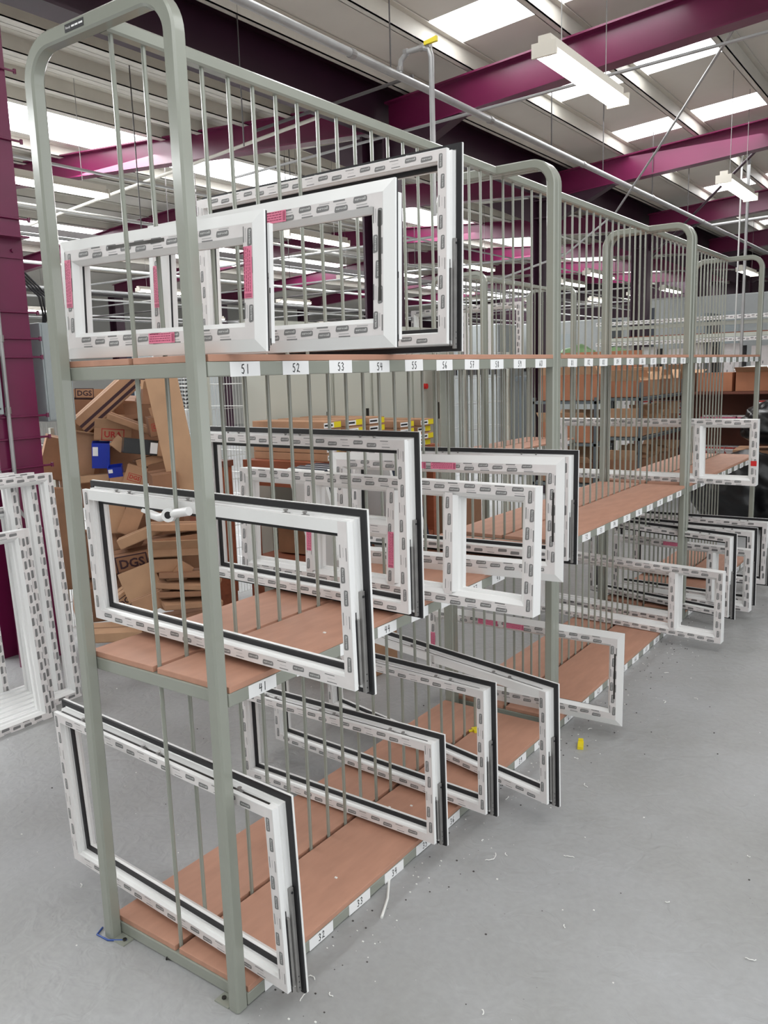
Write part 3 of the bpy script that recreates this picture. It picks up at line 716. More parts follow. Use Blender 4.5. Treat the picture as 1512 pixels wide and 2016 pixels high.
heap = [
     ('long open-ended carton with dark stripes slanting across the top of the heap', (-2.866, 1.892, 1.478), (0.5, 0.12, 0.11), (8, -40, 54), 0, 'card', 'stripe'),
     ('tall narrow carton leaning at the right of the heap, reaching nearly to the top shelf', (-2.171, 1.771, 1.243), (0.165, 0.06, 0.74), (5, -8, 47), 0, 'card3', None),
     ('small open carton at the top right of the heap beside the tall narrow one', (-2.548, 1.943, 1.477), (0.12, 0.12, 0.09), (-2, 4, 57), 55, 'card2', None),
     ('low carton with a dark boxed name at the top left of the heap', (-3.201, 1.949, 1.503), (0.24, 0.16, 0.055), (-2, 2, 51), 0, 'card', 'DGSd'),
     ('plain dark brown carton under the boxed name at the top left of the heap', (-3.191, 1.978, 1.422), (0.26, 0.2, 0.1), (3, 3, 47), 0, 'card2', None),
     ('carton with a red printed name and a raised flap, upper middle of the heap', (-2.801, 1.834, 1.272), (0.21, 0.14, 0.075), (7, 6, 54), 40, 'card', 'URA'),
     ('large light carton with a raised flap, left of the blue trays', (-2.963, 1.717, 1.144), (0.16, 0.1, 0.27), (8, 12, 64), 30, 'card', None),
     ('small square carton lid tilted on its corner right of the blue trays', (-2.66, 1.767, 1.217), (0.075, 0.03, 0.075), (6, 42, 62), 0, 'card3', None),
     ('black carton with a white address label in the middle of the heap', (-2.48, 1.811, 1.198), (0.25, 0.14, 0.085), (-2, 9, 57), 0, 'black', 'addr'),
     ('flat carton flap lying below the larger blue tray', (-2.831, 1.72, 1.012), (0.18, 0.12, 0.04), (-2, -3, 36), 0, 'card3', None),
     ('small upright carton beside the flat flap under the blue trays', (-2.639, 1.737, 1.01), (0.1, 0.1, 0.09), (-2, 4, 47), 0, 'card', None),
     ('tilted carton with a small red mark just above the front sash', (-2.491, 1.732, 1.036), (0.11, 0.1, 0.13), (3, 20, 49), 0, 'card', 'DGSr'),
     ('plain brown carton just above the front sash, right of the red mark', (-2.224, 1.714, 1.023), (0.14, 0.14, 0.11), (5, -4, 61), 0, 'card2', None),
     ('long thin carton strip sloping down under the striped carton', (-2.616, 1.829, 1.329), (0.27, 0.06, 0.035), (8, 22, 36), 0, 'card', None),
     ('carton with a red mark beside the tall narrow one', (-2.444, 1.876, 1.316), (0.1, 0.12, 0.11), (3, -6, 58), 0, 'card2', 'DGSr'),
     ('light upright carton seen just under the front sash top bar, left one', (-2.624, 1.662, 0.789), (0.11, 0.08, 0.16), (-3, 8, 58), 0, 'card3', None),
     ('light upright carton seen just under the front sash top bar, right one', (-2.502, 1.688, 0.782), (0.1, 0.08, 0.16), (-5, 24, 46), 0, 'card', None),
     ('long light carton sloping up to the right behind the lever handle', (-2.361, 1.635, 0.722), (0.24, 0.12, 0.055), (-3, -20, 49), 0, 'card3', None),
     ('upper of three flat open cartons at the right of the lower heap', (-2.094, 1.66, 0.792), (0.26, 0.2, 0.035), (-4, 3, 48), 0, 'card', None),
     ('middle of three flat open cartons at the right of the lower heap', (-2.085, 1.64, 0.729), (0.27, 0.2, 0.032), (-4, -4, 51), 0, 'card2', None),
     ('lowest of three flat open cartons at the right of the lower heap', (-2.056, 1.619, 0.669), (0.28, 0.2, 0.04), (-4, 2, 50), 25, 'card', None),
     ('carton printed with a large boxed dark name, low in the heap', (-2.376, 1.586, 0.596), (0.29, 0.16, 0.085), (6, -7, 47), 0, 'card2', 'DGSD'),
     ('square light folded carton below the large boxed name', (-2.184, 1.487, 0.508), (0.2, 0.05, 0.17), (-6, -20, 37), 0, 'card3', None),
     ('small plain carton flap right of the large boxed name', (-2.033, 1.536, 0.61), (0.14, 0.05, 0.07), (0, 2, 48), 0, 'card', None),
     ('carton flap lying at the bottom right of the square folded carton', (-2.045, 1.435, 0.433), (0.2, 0.06, 0.085), (-6, -14, 60), 0, 'card', None),
     ('pale carton with a dark printed corner at the bottom of the heap', (-2.308, 1.46, 0.407), (0.15, 0.1, 0.1), (3, -32, 60), 0, 'card3', 'DGSd'),
     ('long carton standing diagonally at the lower right of the heap', (-2.013, 1.544, 0.506), (0.27, 0.06, 0.085), (8, -52, 59), 0, 'card', None),
     ('top board-like flat carton at the right foot of the heap', (-1.962, 1.622, 0.555), (0.3, 0.2, 0.028), (-6, 3, 48), 0, 'card2', None),
     ('second board-like flat carton at the right foot of the heap', (-1.941, 1.607, 0.511), (0.31, 0.2, 0.028), (2, 5, 39), 0, 'card', None),
     ('third board-like flat carton at the right foot of the heap', (-1.937, 1.592, 0.465), (0.3, 0.2, 0.028), (-5, 2, 49), 0, 'card2', None),
     ('bottom board-like flat carton at the right foot of the heap', (-1.916, 1.577, 0.422), (0.3, 0.2, 0.028), (4, 4, 62), 0, 'card', None),
     ('flat light carton lying on the floor at the foot of the heap by the rack', (-2.335, 1.385, 0.234), (0.3, 0.22, 0.05), (0, 4, 53), 0, 'card3', None),
     ('brown carton leaning left of the rack post, beside the plum column', (-3.234, 1.742, 1.113), (0.2, 0.1, 0.26), (7, 16, 63), 0, 'card', None),
     ('tall plain carton panel standing between the column and the rack post', (-3.081, 1.64, 0.636), (0.17, 0.08, 0.62), (-2, 6, 56), 0, 'card', None),
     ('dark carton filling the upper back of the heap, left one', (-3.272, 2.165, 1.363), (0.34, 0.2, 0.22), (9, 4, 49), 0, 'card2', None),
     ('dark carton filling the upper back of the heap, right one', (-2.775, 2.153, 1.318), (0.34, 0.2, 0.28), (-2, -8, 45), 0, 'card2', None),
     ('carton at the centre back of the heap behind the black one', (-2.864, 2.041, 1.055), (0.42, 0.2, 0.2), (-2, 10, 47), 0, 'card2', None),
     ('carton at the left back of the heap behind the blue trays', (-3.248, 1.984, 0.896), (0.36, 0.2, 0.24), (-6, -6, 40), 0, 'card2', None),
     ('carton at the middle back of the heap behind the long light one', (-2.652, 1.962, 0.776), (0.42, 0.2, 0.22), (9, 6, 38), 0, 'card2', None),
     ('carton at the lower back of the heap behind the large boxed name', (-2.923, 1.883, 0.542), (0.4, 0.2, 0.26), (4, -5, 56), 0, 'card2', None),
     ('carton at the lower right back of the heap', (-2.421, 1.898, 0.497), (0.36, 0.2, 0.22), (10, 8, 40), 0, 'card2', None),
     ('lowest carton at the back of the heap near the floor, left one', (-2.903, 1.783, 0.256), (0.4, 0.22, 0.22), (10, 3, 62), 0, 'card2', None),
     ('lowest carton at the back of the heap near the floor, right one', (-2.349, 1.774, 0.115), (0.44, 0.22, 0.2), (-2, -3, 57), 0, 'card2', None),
     ('mid brown carton poking out between the black one and the tall narrow one', (-2.475, 1.85, 1.121), (0.2, 0.12, 0.05), (-5, -12, 62), 0, 'card', None),
     ('thin brown carton layer under the striped carton', (-2.861, 1.916, 1.345), (0.3, 0.14, 0.03), (-4, -6, 49), 0, 'card2', None),
     ('thin brown carton layer behind the red printed name', (-3.084, 1.928, 1.311), (0.26, 0.14, 0.03), (-2, 8, 53), 0, 'card', None),
     ('crushed carton right under the small open one at the top right', (-2.396, 1.893, 1.408), (0.14, 0.1, 0.06), (0, -14, 40), 0, 'card', None),
     ('loose carton sheet sticking out left of the lower boxed name', (-2.663, 1.636, 0.664), (0.1, 0.03, 0.14), (2, -16, 60), 0, 'card', None),
]
LOGO = {'URA': ('URA', 'front', .05, 'redprint'), 'DGSd': ('DGS', 'front', .045, 'print'), 'DGSr': ('DGS', 'front', .03, 'redprint'), 'DGSD': ('DGS', 'front', .07, 'print')}
for (lb, c, s_, r_, op, mm, lg) in heap:
    o = carton(lb, c, s_, r_, op, mm, HC, LOGO.get(lg))
    x, y, z = (q / 2 for q in s_)
    if lg == 'stripe':
        for k in (0, 1):
            b = MB(); b.box(-x, x, -y - .0012, -y - .0002, -z + .012 + .035 * k, -z + .030 + .035 * k); b.build('stripe', 'print', o)
        b = MB(); b.box(-x - .001, -x - .0002, -y + .012, y - .012, -z + .012, z - .012); b.build('open_end', 'cardin', o)
    if lg == 'addr':
        b = MB(); b.box(.02, .06, -y - .002, -y - .001, -.032, .03); b.build('address_label', 'label', o)
        b = MB(); b.box(.062, x, -y - .0016, -y - .0004, -z, z); b.build('brown_end', 'card', o)
for lb, c, s_, r_ in (('larger blue plastic tray wedged in the cardboard heap', (-2.80, 1.74, 1.15), (0.10, 0.09, 0.15), (4, 4, 52)),
                      ('smaller blue plastic tray below the larger one in the heap', (-2.64, 1.715, 1.065), (0.08, 0.08, 0.06), (8, -4, 48))):
    o = empty('storage_tray', c, label=lb, cat='tray', group='blue trays in the heap'); o.rotation_euler = [R(a) for a in r_]
    x, y, z = (q / 2 for q in s_)
    b = MB(); b.box(-x, x, -y, y, -z, -z + .004); b.box(-x, -x + .004, -y, y, -z, z); b.box(x - .004, x, -y, y, -z, z); b.box(-x, x, y - .004, y, -z, z)
    b.hexa([(-x, -y, -z), (x, -y, -z), (x, -y + .004, -z), (-x, -y + .004, -z), (-x, -y - .01, z), (x, -y - .01, z), (x, -y - .006, z), (-x, -y - .006, z)])
    b.build('tray_body', 'blue', o)
    b = MB(); b.box(-x * .9, -x * .3, -y - .012, -y - .011, 0, z * .7); b.build('tray_label', 'label', o)

# wire cages
def cage(label, x0, x1, y0, y1, z0, z1, step=0.035, hstep=0.17, r=0.0016, faces='fblr', m='wire'):
    o = empty('wire_cage', ((x0 + x1) / 2, (y0 + y1) / 2, z0), label=label, cat='cage')
    ox, oy, oz = o.location
    for fc in faces:
        b = MB()
        if fc in 'fb':
            y = (y0 if fc == 'f' else y1) - oy; k = x0
            while k <= x1: b.cyl((k - ox, y, 0), (k - ox, y, z1 - z0), r, 4); k += step
            k = 0
            while k <= z1 - z0: b.cyl((x0 - ox, y, k), (x1 - ox, y, k), r * 1.3, 4); k += hstep
        else:
            x = (x0 if fc == 'l' else x1) - ox; k = y0
            while k <= y1: b.cyl((x, k - oy, 0), (x, k - oy, z1 - z0), r, 4); k += step
            k = 0
            while k <= z1 - z0: b.cyl((x, y0 - oy, k), (x, y1 - oy, k), r * 1.3, 4); k += hstep
        b.build('mesh_panel', m, o)
    for x in (x0, x1):
        for y in (y0, y1):
            b = MB(); b.box(x - ox - .012, x - ox + .012, y - oy - .012, y - oy + .012, 0, z1 - z0); b.build('corner_post', 'cab', o)
    return o
cage('tall wire mesh cage behind the cardboard heap, beside the grey cabinets', -3.6, -2.95, 2.75, 3.3, 0.0, 1.66, 0.03)
o = empty('wooden_crate', (-2.83, 2.5, 0), label='brown wooden crate between the cardboard heap and the timber bench', cat='crate')
b = MB(); b.box(-.16, .16, -.16, .16, .12, .99); b.build('crate_body', 'wood', o)
b = MB(); b.box(-.17, .17, -.17, .17, .99, 1.03); b.build('crate_lid', 'dwood', o)
for q in (-.15, .09):
    b = MB(); b.box(q, q + .06, -.16, .16, 0, .12); b.build('crate_foot', 'wood', o)
cage('wire mesh cage left of the heap beside the plum column', -3.9, -3.3, 1.75, 2.3, 0.0, 1.3)
cage('wire mesh trolley standing between the grey cabinets and the back rack', -2.95, -2.6, 5.7, 6.6, 0.0, 1.75, 0.06, 0.25, .0013)
cage('wire mesh trolley behind the back row rack', -2.75, -2.3, 9.1, 9.65, 0.0, 1.35, 0.06, 0.25, .0013)

# grey cabinets in a row
def cabinet(label, x, y0, y1, h=1.96, dep=0.22):
    o = empty('steel_cabinet', (x, (y0 + y1) / 2, 0), label=label, cat='cabinet', group='grey steel cabinets in a row')
    w = (y1 - y0) / 2; b = MB(); b.box(-dep, 0, -w + .004, w - .004, 0, h); b.build('cabinet_body', 'cab', o)
    b = MB(); b.box(0.001, 0.018, -w + .02, w - .02, 0.08, h - .03); d = b.build('cabinet_door', 'cab', o, bevel=0.003)
    b = MB(); b.box(.018, .03, w - .09, w - .065, 1.15, 1.3); b.build('door_handle', 'dsteel', d)
    for z in (0.4, 1.0, 1.6):
        b = MB(); b.cyl((.022, -w + .03, z), (.022, -w + .03, z + .07), .008, 8); b.build('hinge', 'steel', d)
    return o
ys = [2.97, 3.7, 4.2, 4.8, 5.28]
cl = ['leftmost grey steel cabinet behind the long brown cartons', 'second grey steel cabinet from the left behind the cartons',
      'third grey steel cabinet from the left behind the cartons', 'grey steel cabinet with a red knob on its door']
for i in range(4):
    cb = cabinet(cl[i], -2.62, ys[i], ys[i + 1])
    if i == 3:
        pass
    if i == 3:
        b = MB(); b.cyl((.018, -.06, 1.45), (.05, -.06, 1.45), .024, 14); tag(b.build('stop_button', 'red', cb), 'red round knob')

# low timber bench with long flat cartons
o = empty('timber_bench', (-2.28, 3.45, 0), label='brown timber bench carrying long flat cartons', cat='bench')
b = MB(); b.box(-.32, .32, -.75, .72, .98, 1.03); b.build('bench_top', 'wood', o)
for x in (-.31, .25):
    for y in (-.74, 0, .65):
        b = MB(); b.box(x, x + .06, y, y + .06, 0, .98); b.build('leg', 'wood', o)
b = MB(); b.box(-.25, .25, -.74, -.71, .86, .93); b.build('apron', 'wood', o)
b = MB(); b.box(-.3, .3, -.7, .7, .33, .36); b.build('lower_shelf', 'wood', o)
G = 'long flat cartons on the timber bench'
def flat_carton(label, x0, x1, y0, y1, z0, h, strip=True, g=G, m='card'):
    o = empty('flat_carton', ((x0 + x1) / 2, (y0 + y1) / 2, z0), label=label, cat='cardboard box', group=g)
    a, c = (x1 - x0) / 2, (y1 - y0) / 2
    b = MB(); b.box(-a, a, -c, c, 0, h); b.build('carton_body', m, o, bevel=0.002)
    if strip:
        b = MB(); b.box(a + .0005, a + .0015, -c + .004, c * .15, h * .15, h * .8); b.build('end_label', 'label', o)
        b = MB(); b.box(a + .0005, a + .0018, c * .15, c - .004, h * .12, h * .88); b.build('brand_strip', 'yellow', o)
        b = MB(); b.box(a + .0016, a + .0019, -c + .01, c * .02, h * .35, h * .6); b.build('label_print', 'gasket', o)
    return o
POS = ['nearest', 'second', 'third', 'fourth', 'farthest']; LEV = ['bottom', 'second', 'third', 'top']
WN = ['one', 'two', 'three', 'four', 'five', 'six', 'seven']
for j, (y, n) in enumerate(((2.78, 5), (3.02, 5), (3.24, 5), (3.62, 4), (3.86, 4))):
    for k in range(n):
        flat_carton('long brown carton with yellow end strip, %s stack from the heap, layer %s up' % (POS[j], WN[k]),
                    -2.57 + .01 * j, -1.94 + random.uniform(-.015, .02), y, y + .18, 1.0315 + k * .051, .048)
carton('open brown carton on the lower shelf of the timber bench', (-2.3, 3.1, .48), (.4, .4, .22), (0, 0, 5), 40, 'card', 'cartons under the bench')
carton('closed brown carton beside the open one under the timber bench', (-2.3, 3.75, .47), (.42, .4, .2), (0, 0, -4), 0, 'card2', 'cartons under the bench')
# leaning door blanks, white with anthracite edges
for i in range(8):
    o = empty('door_blank', (-1.55, 2.62 + .075 * i + (.34 if i > 3 else 0), 0.002), label='slanting white and anthracite door blank behind the racks, %s from the left' % (['first', 'second', 'third', 'fourth', 'fifth', 'sixth', 'seventh', 'eighth'][i]), cat='door', group='door blanks leaning behind the racks')
    o.rotation_euler = (R(17), 0, R(-6))
    b = MB(); b.box(-.3, 0, 0, .022, 0, 1.08); b.build('door_leaf', 'upvc', o)
    b = MB(); b.box(-.3, .001, .023, .045, 0, 1.08); b.build('foil_edge', 'navy', o)
carton('big brown crate carton on the floor behind the racks, right of the bench', (-2.2, 4.62, .3), (.5, .45, .6), (0, 0, 6), 0, 'card2', 'cartons on the floor behind the racks')
carton('low brown carton on the floor below the door blanks', (-1.3, 2.1, .12), (.45, .35, .24), (0, 0, -6), 50, 'card', 'cartons on the floor behind the racks')

# ------------------------------------------------------------ right-hand background
def shelving(label, x0, x1, y0, y1, zs, h, m='shelfsteel', rz=0, back=True):
    o = empty('shelving_unit', ((x0 + x1) / 2, (y0 + y1) / 2, 0), rz=rz, label=label, cat='shelving')
    a, c = (x1 - x0) / 2, (y1 - y0) / 2
    for x in (-a, a - .035):
        for y in (-c, c - .035):
            b = MB(); b.box(x, x + .035, y, y + .035, 0, h); b.build('upright', m, o)
    for z in zs:
        b = MB(); b.box(-a, a, -c, c, z - .03, z); b.build('shelf', m, o)
    if back:
        b = MB(); b.box(-a, a, c - .01, c, 0.05, h); b.build('back_panel', m, o)
    return o
shelving('slate grey steel shelving full of cartons behind the middle rack', -2.68, -1.92, 7.35, 7.95, (.3, .75, 1.21), 1.25, back=False)
b = MB()
sh2 = shelving('slate grey shelving running away behind the middle rack, open cartons in it', -1.88, -1.45, 7.4, 8.95, (.4, .82, 1.24), 1.4, back=False)
sh3 = shelving('dark brown timber shelving filled with small white boxes', -2.1, 1.2, 9.1, 9.6, (.12, .5, .9, 1.24), 1.24, 'dwood')
BX = 'cartons on the steel shelving'
carton('large orange-brown carton on top of the steel shelving behind the second post', (-2.28, 7.6, 1.355), (.66, .4, .28), (0, 0, 3), 55, 'orange', BX)
carton('carton with open flaps on the middle shelf of the steel shelving', (-2.3, 7.6, .865), (.6, .4, .22), (0, 0, -3), 55, 'orange', BX)
carton('carton with a white sheet on the lowest visible steel shelf', (-2.3, 7.6, .42), (.6, .4, .22), (0, 0, 3), 40, 'card2', BX)
for i in range(4):
    y = 7.6 + .38 * i
    carton(['nearest', 'second', 'third', 'farthest'][i] + ' open carton along the top of the long steel shelving', (-1.665, y, 1.33), (.34, .3, .17), (0, 0, random.uniform(-6, 6)), 50, ['orange', 'card', 'card2', 'card'][i], BX)
    carton(['nearest', 'second', 'third', 'farthest'][i] + ' open carton on the middle of the long steel shelving', (-1.665, y, .91), (.34, .3, .17), (0, 0, random.uniform(-6, 6)), 50, ['card', 'card3', 'card', 'card2'][i], BX)
    carton(['nearest', 'second', 'third', 'farthest'][i] + ' carton on the lower shelf of the long steel shelving', (-1.665, y, .49), (.34, .3, .17), (0, 0, random.uniform(-6, 6)), 40, ['card2', 'card', 'card2', 'card'][i], BX)
# cartons on the dark brown shelving top and the small boxes inside
for i, (x, w) in enumerate(((-1.55, .32), (-1.16, .4), (-.75, .36), (-.33, .42), (.12, .4))):
    carton(['leftmost', 'second', 'middle', 'fourth', 'rightmost'][i] + ' brown carton of the row on top of the dark brown shelving', (x, 9.33, 1.242 + .11), (w, .36, .22), (0, 0, random.uniform(-3, 3)), 0 if i % 2 else 30, ['card2', 'orange', 'orange', 'card2', 'orange'][i], 'cartons on the dark brown shelving')
k = 0
src = None
def small_box(x, y, z, lab):
    global src
    if src is None:
        src = empty('small_box', (x, y, z), label=lab, cat='box', group='small white boxes on the dark brown shelving')
        b = MB(); b.box(-.05, .05, -.12, .12, 0, .075); b.build('box_body', 'label', src)
        b = MB(); b.box(-.05, .05, -.121, -.1203, .055, .075); b.box(-.05, -.03, -.121, -.1203, 0, .03); b.build('box_print', 'redprint', src)
        b = MB(); b.box(-.042, .042, -.1215, -.1208, .012, .04); b.build('box_label', 'pale_ink', src)
        return src
    c = copy_tree(src); c.location = (x, y, z); c['label'] = lab; return c
for x0 in (-1.98, -.62):
    for i in range(5):
        for j in range(3):
            small_box(x0 + .108 * i + random.uniform(-.003, .003), 9.3 + random.uniform(-.01, .01), 0.902 + .078 * j, 'small white box with red corner, stacked three high on the dark brown shelving')
for i in range(7):
    small_box(-1.3 + .108 * i, 9.3, .502, 'small white box with red corner, single row on the lower dark brown shelf')
for i in range(6):
    o = empty('paper_pile', (-1.28 + .1 * i, 9.3, .901), label='loose pile of white leaflets on the dark brown shelf, pile %s from the left' % ['one', 'two', 'three', 'four', 'five', 'six'][i], cat='papers', group='leaflet piles on the dark brown shelf')
    for q in range(3):
        b = MB(); b.box(-.045, .045, -.07, .07, .018 * q, .018 * q + .014); p = b.build('leaflets', 'label' if q != 1 else 'pink', o); p.rotation_euler = (0, 0, R(random.uniform(-20, 20)))
# rack of white profiles and door slabs
o = empty('profile_rack', (-1.5, 11.0, 0), label='steel rack holding long white profiles above upright white slabs', cat='rack')
for x in (-1.6, -.2, 1.6):
    b = MB(); b.box(x, x + .06, -.3, .3, 0, 2.25); b.build('upright', 'shelfsteel', o)
for z in (1.92, 2.08):
    b = MB(); b.box(-1.7, 1.8, -.34, -.3, z, z + .05); b.build('cross_bar', 'cab', o)
b = MB(); b.box(-1.7, 1.8, -.1, .3, 1.96, 1.99); b.build('bracket_shelf', 'wood', o)
for k, z in enumerate((1.86, 2.15)):
    for j in range(3):
        q = empty('long_profile', (-1.5, 10.60 + j * .03, z + .0), label='long white plastic profile on the steel rack, %s tier, %s from the front' % (['lower', 'upper'][k], ['first', 'second', 'third'][j]), cat='profile', group='long white profiles on the steel rack')
        b = MB(); b.box(-1.7, 1.8, -.012, .012, 0, .05); b.build('profile_body', 'upvc', q)
        if j == 0:
            f = MB(); tape_strip(f, Vector((-1.7, -.012, .008)), Vector((1, 0, 0)), Vector((0, 0, 1)), Vector((0, -1, 0)), 3.5, .034, 0, False); f.build('protective_film', ['badge', 'ink', 'tape', 'pale_ink'], q, fix=False)
for i in range(9):
    x = -2.95 + .37 * i
    q = empty('door_slab', (x, 10.75, 0.0), label='upright white plastic-wrapped slab in the steel rack, place %s from the left' % ['one', 'two', 'three', 'four', 'five', 'six', 'seven', 'eight', 'nine'][i], cat='panel', group='upright slabs in the steel rack')
    b = MB(); b.box(0, .22, 0, .05, 0.0, 1.87 - .04 * (i % 3)); b.build('slab_body', 'tape', q)
    f = MB(); tape_strip(f, Vector((.03, -.0, 1.0)), Vector((0, 0, 1)), Vector((1, 0, 0)), Vector((0, -1, 0)), .6, .16, 0, False); f.build('slab_film', ['badge', 'ink', 'tape', 'pale_ink'], q, fix=False)
    b = MB(); b.box(.23, .30, .01, .06, 0, 1.80); b.build('slab_gap', 'gasket', q)  # black strip stands in for the shaded gap beside each slab
# machines
def machine(label, x0, x1, y0, y1, h, z0=0.0, stripe=False):
    o = empty('machine_housing', ((x0 + x1) / 2, (y0 + y1) / 2, z0), label=label, cat='machine'); a, c = (x1 - x0) / 2, (y1 - y0) / 2
    b = MB(); b.box(-a, a, -c, c, 0, h); b.build('housing', 'machine', o, bevel=0.02)
    b = MB(); b.box(-a * .5, a * .1, -c - .01, -c, h * .62, h * .9); b.build('inspection_panel', 'elec', o)
    b = MB(); b.box(-a, -a + .1, -c - .012, -c, h * .4, h * .95); b.build('side_panel', 'navy', o)
    if stripe:
        b = MB(); k = -a + .1
        while k < a - .1: b.box(k, k + .1, -c - .012, -c, h * .62, h * .74); k += .14
        b.build('vent_windows', 'gasket', o)
    return o
machine('large grey machine behind the profile rack at the right', -3.2, -.6, 13.0, 14.2, 2.65)
machine('long pale machine with a row of dark windows behind the middle rack', -6.4, -3.9, 14.0, 15.0, 2.45, stripe=True)
machine('white machine housing far behind the valley columns', -7.0, -5.8, 12.5, 13.5, 2.4, stripe=True)
machine('grey machine with black louvres seen through the nearest top sash', -9.3, -8.3, 7.0, 8.0, 2.1, stripe=False)
for i in range(9):
    pass
o = empty('louvre_stack', (-7.2, 6.2, 1.2), label='stack of thin black racks seen through the nearest top sash', cat='rack')
for k in range(14):
    b = MB(); b.box(-.3, .3, -.2, .2, k * .05, k * .05 + .018); b.build('tier', 'gasket', o)
for x in (-.3, .28):
    b = MB(); b.box(x, x + .02, -.2, -.18, -1.2, .75); b.build('post', 'wire', o)
# green sacks and cartons near the second post
for i, (x, y, z, s) in enumerate(((-3.3, 10.1, 1.69, .28), (-2.75, 10.12, 1.66, .24))):
    bm = bmesh.new(); bmesh.ops.create_icosphere(bm, subdivisions=3, radius=s)
    rr = random.Random(i)
    for v in bm.verts: v.co *= 1 + .12 * math.sin(v.co.x * 19 + i) * math.cos(v.co.z * 23) ; v.co.z *= .7
    me = bpy.data.meshes.new('sack'); bm.to_mesh(me); bm.free(); me.materials.append(M['green'])
    for p in me.polygons: p.use_smooth = True
    g_ = bpy.data.objects.new('green_sack', me); COL.objects.link(g_); g_.location = (x, y, z)
    tag(g_, ['left crumpled green sack piled behind the middle rack', 'right crumpled green sack piled behind the middle rack'][i], 'sack', 'green sacks')
o = empty('storage_platform', (-3.2, 10.05, 0), label='dark grey platform carrying the green sacks and a wide brown carton', cat='platform')
b = MB(); b.box(-.9, .95, -.27, .27, 1.40, 1.47); b.build('platform_deck', 'shelfsteel', o)
for x in (-.85, .85):
    for y in (-.26, .2):
        b = MB(); b.box(x, x + .06, y, y + .06, 0, 1.40); b.build('leg', 'shelfsteel', o)
carton('wide brown carton with white sheets on the platform behind the middle rack', (-2.85, 9.88, 1.625), (1.1, .18, .30), (0, 0, 0), 0, 'orange', 'cartons on the platform')
# rubbish bags
def blob(name, label, cat, loc, s, m, seed, group=None, sub=4):
    bm = bmesh.new(); bmesh.ops.create_icosphere(bm, subdivisions=sub, radius=1)
    rr = random.Random(seed); ph = [rr.uniform(0, 6) for _ in range(6)]
    for v in bm.verts:
        c = v.co.copy(); d = 1 + .10 * math.sin(4 * c.x + ph[0]) * math.cos(5 * c.y + ph[1]) + .06 * math.sin(11 * c.z + ph[2] + 5 * c.x) + .04 * math.sin(17 * c.y + ph[3] + 6 * c.z)
        v.co = Vector((c.x * s[0] * d, c.y * s[1] * d, max(c.z, -.75) * s[2] * d))
    zmin = min(v.co.z for v in bm.verts)
    for v in bm.verts: v.co.z -= zmin
    me = bpy.data.meshes.new(name); bm.to_mesh(me); bm.free(); me.materials.append(M[m])
    for p in me.polygons: p.use_smooth = True
    o = bpy.data.objects.new(name, me); COL.objects.link(o); o.location = loc
    return tag(o, label, cat, group)
blob('rubbish_bag', 'large black rubbish bag on the floor beyond the farthest rack', 'bag', (-.42, 7.15, 0), (.40, .36, .40), 'black', 3, 'black rubbish bags')
blob('rubbish_bag', 'black rubbish bag at the right edge beside the large one', 'bag', (.42, 7.05, 0), (.36, .36, .36), 'black', 4, 'black rubbish bags')
blob('rubbish_bag', 'black rubbish bag slumped on top of the brown cartons at the right', 'bag', (-.25, 7.95, .72), (.34, .3, .24), 'black', 5, 'black rubbish bags')
carton('big tilted brown carton above the black bags at the right', (.12, 7.75, .55), (.55, .4, .36), (0, 14, 10), 0, 'card2', 'cartons at the right edge')
carton('brown carton beneath the slumped black bag', (-.35, 8.1, .35), (.6, .5, .66), (0, 0, 4), 0, 'card', 'cartons at the right edge')
carton('long light carton lying on the cartons at the right edge', (.3, 8.3, .94), (.9, .3, .08), (0, 2, 3), 0, 'card3', 'cartons at the right edge')
blob('crumpled_film', 'crumpled clear film on the cartons above the dark shelving', 'film', (-.7, 9.3, 1.46), (.28, .16, .04), 'bag', 8, None, 3)

# ------------------------------------------------------------ column services at the left
cx, cy = VX, 1.28
o = empty('cable_conduit', (-2.845, 1.265, 0), label='galvanised conduit clipped down the near plum column', cat='pipe')
b = MB(); b.tube([(0.0, -.05, 0.3), (0.0, -.05, 3.4)], .011, 8); b.build('conduit', 'pipe', o, smooth=True)
for z in (1.42, 1.80, 2.15):
    b = MB(); b.cyl((0, -.05, z), (0, -.05, z + .035), .016, 8); b.build('coupler', 'steel', o)
b = MB(); b.cyl((0, -.05, 1.42), (-.11, -.05, 1.41), .011, 8); b.build('branch', 'pipe', o)
zc = [1.12, 1.28, 1.40, 1.72, 1.82, 1.96, 2.45, 2.85, 3.2]
for i, z in enumerate(zc):
    b = MB(); b.cyl((cx + .14, cy - .16, z), (cx + .14, cy + .17, z), .006, 6)
    b.cyl((cx + .14, cy - .165, z - .012), (cx + .14, cy - .165, z + .012), .008, 6); b.cyl((cx + .14, cy + .175, z - .012), (cx + .14, cy + .175, z + .012), .008, 6)
    tag(b.build('clamp_rod', 'purple'), 'threaded clamp rod across the near plum column, number %s from the floor' % ['one', 'two', 'three', 'four', 'five', 'six', 'seven', 'eight', 'nine'][i], 'rod', 'clamp rods on the near column')
o = empty('electrical_box', (-2.85, 1.10, 1.42), label='grey electrical box on the near column, cut by the left edge', cat='electrical box')
b = MB(); b.box(-.015, .06, -.2, .06, 0, .30); b.build('box_body', 'elec', o, bevel=.004)
b = MB(); b.cyl((.0605, .04, .03), (.063, .04, .03), .005, 8); b.build('box_screw', 'dsteel', o)
o = empty('electrical_box', (cx + .10, cy + .25, 1.36), label='tall grey electrical panel on the right side of the near column', cat='electrical box')
b = MB(); b.box(-.1, .02, -.06, .12, 0, .55); b.build('panel_body', 'elec', o, bevel=.004)
b = MB(); b.box(.02, .025, -.05, .11, .01, .54); b.build('panel_door', 'elec', o)
b = MB()
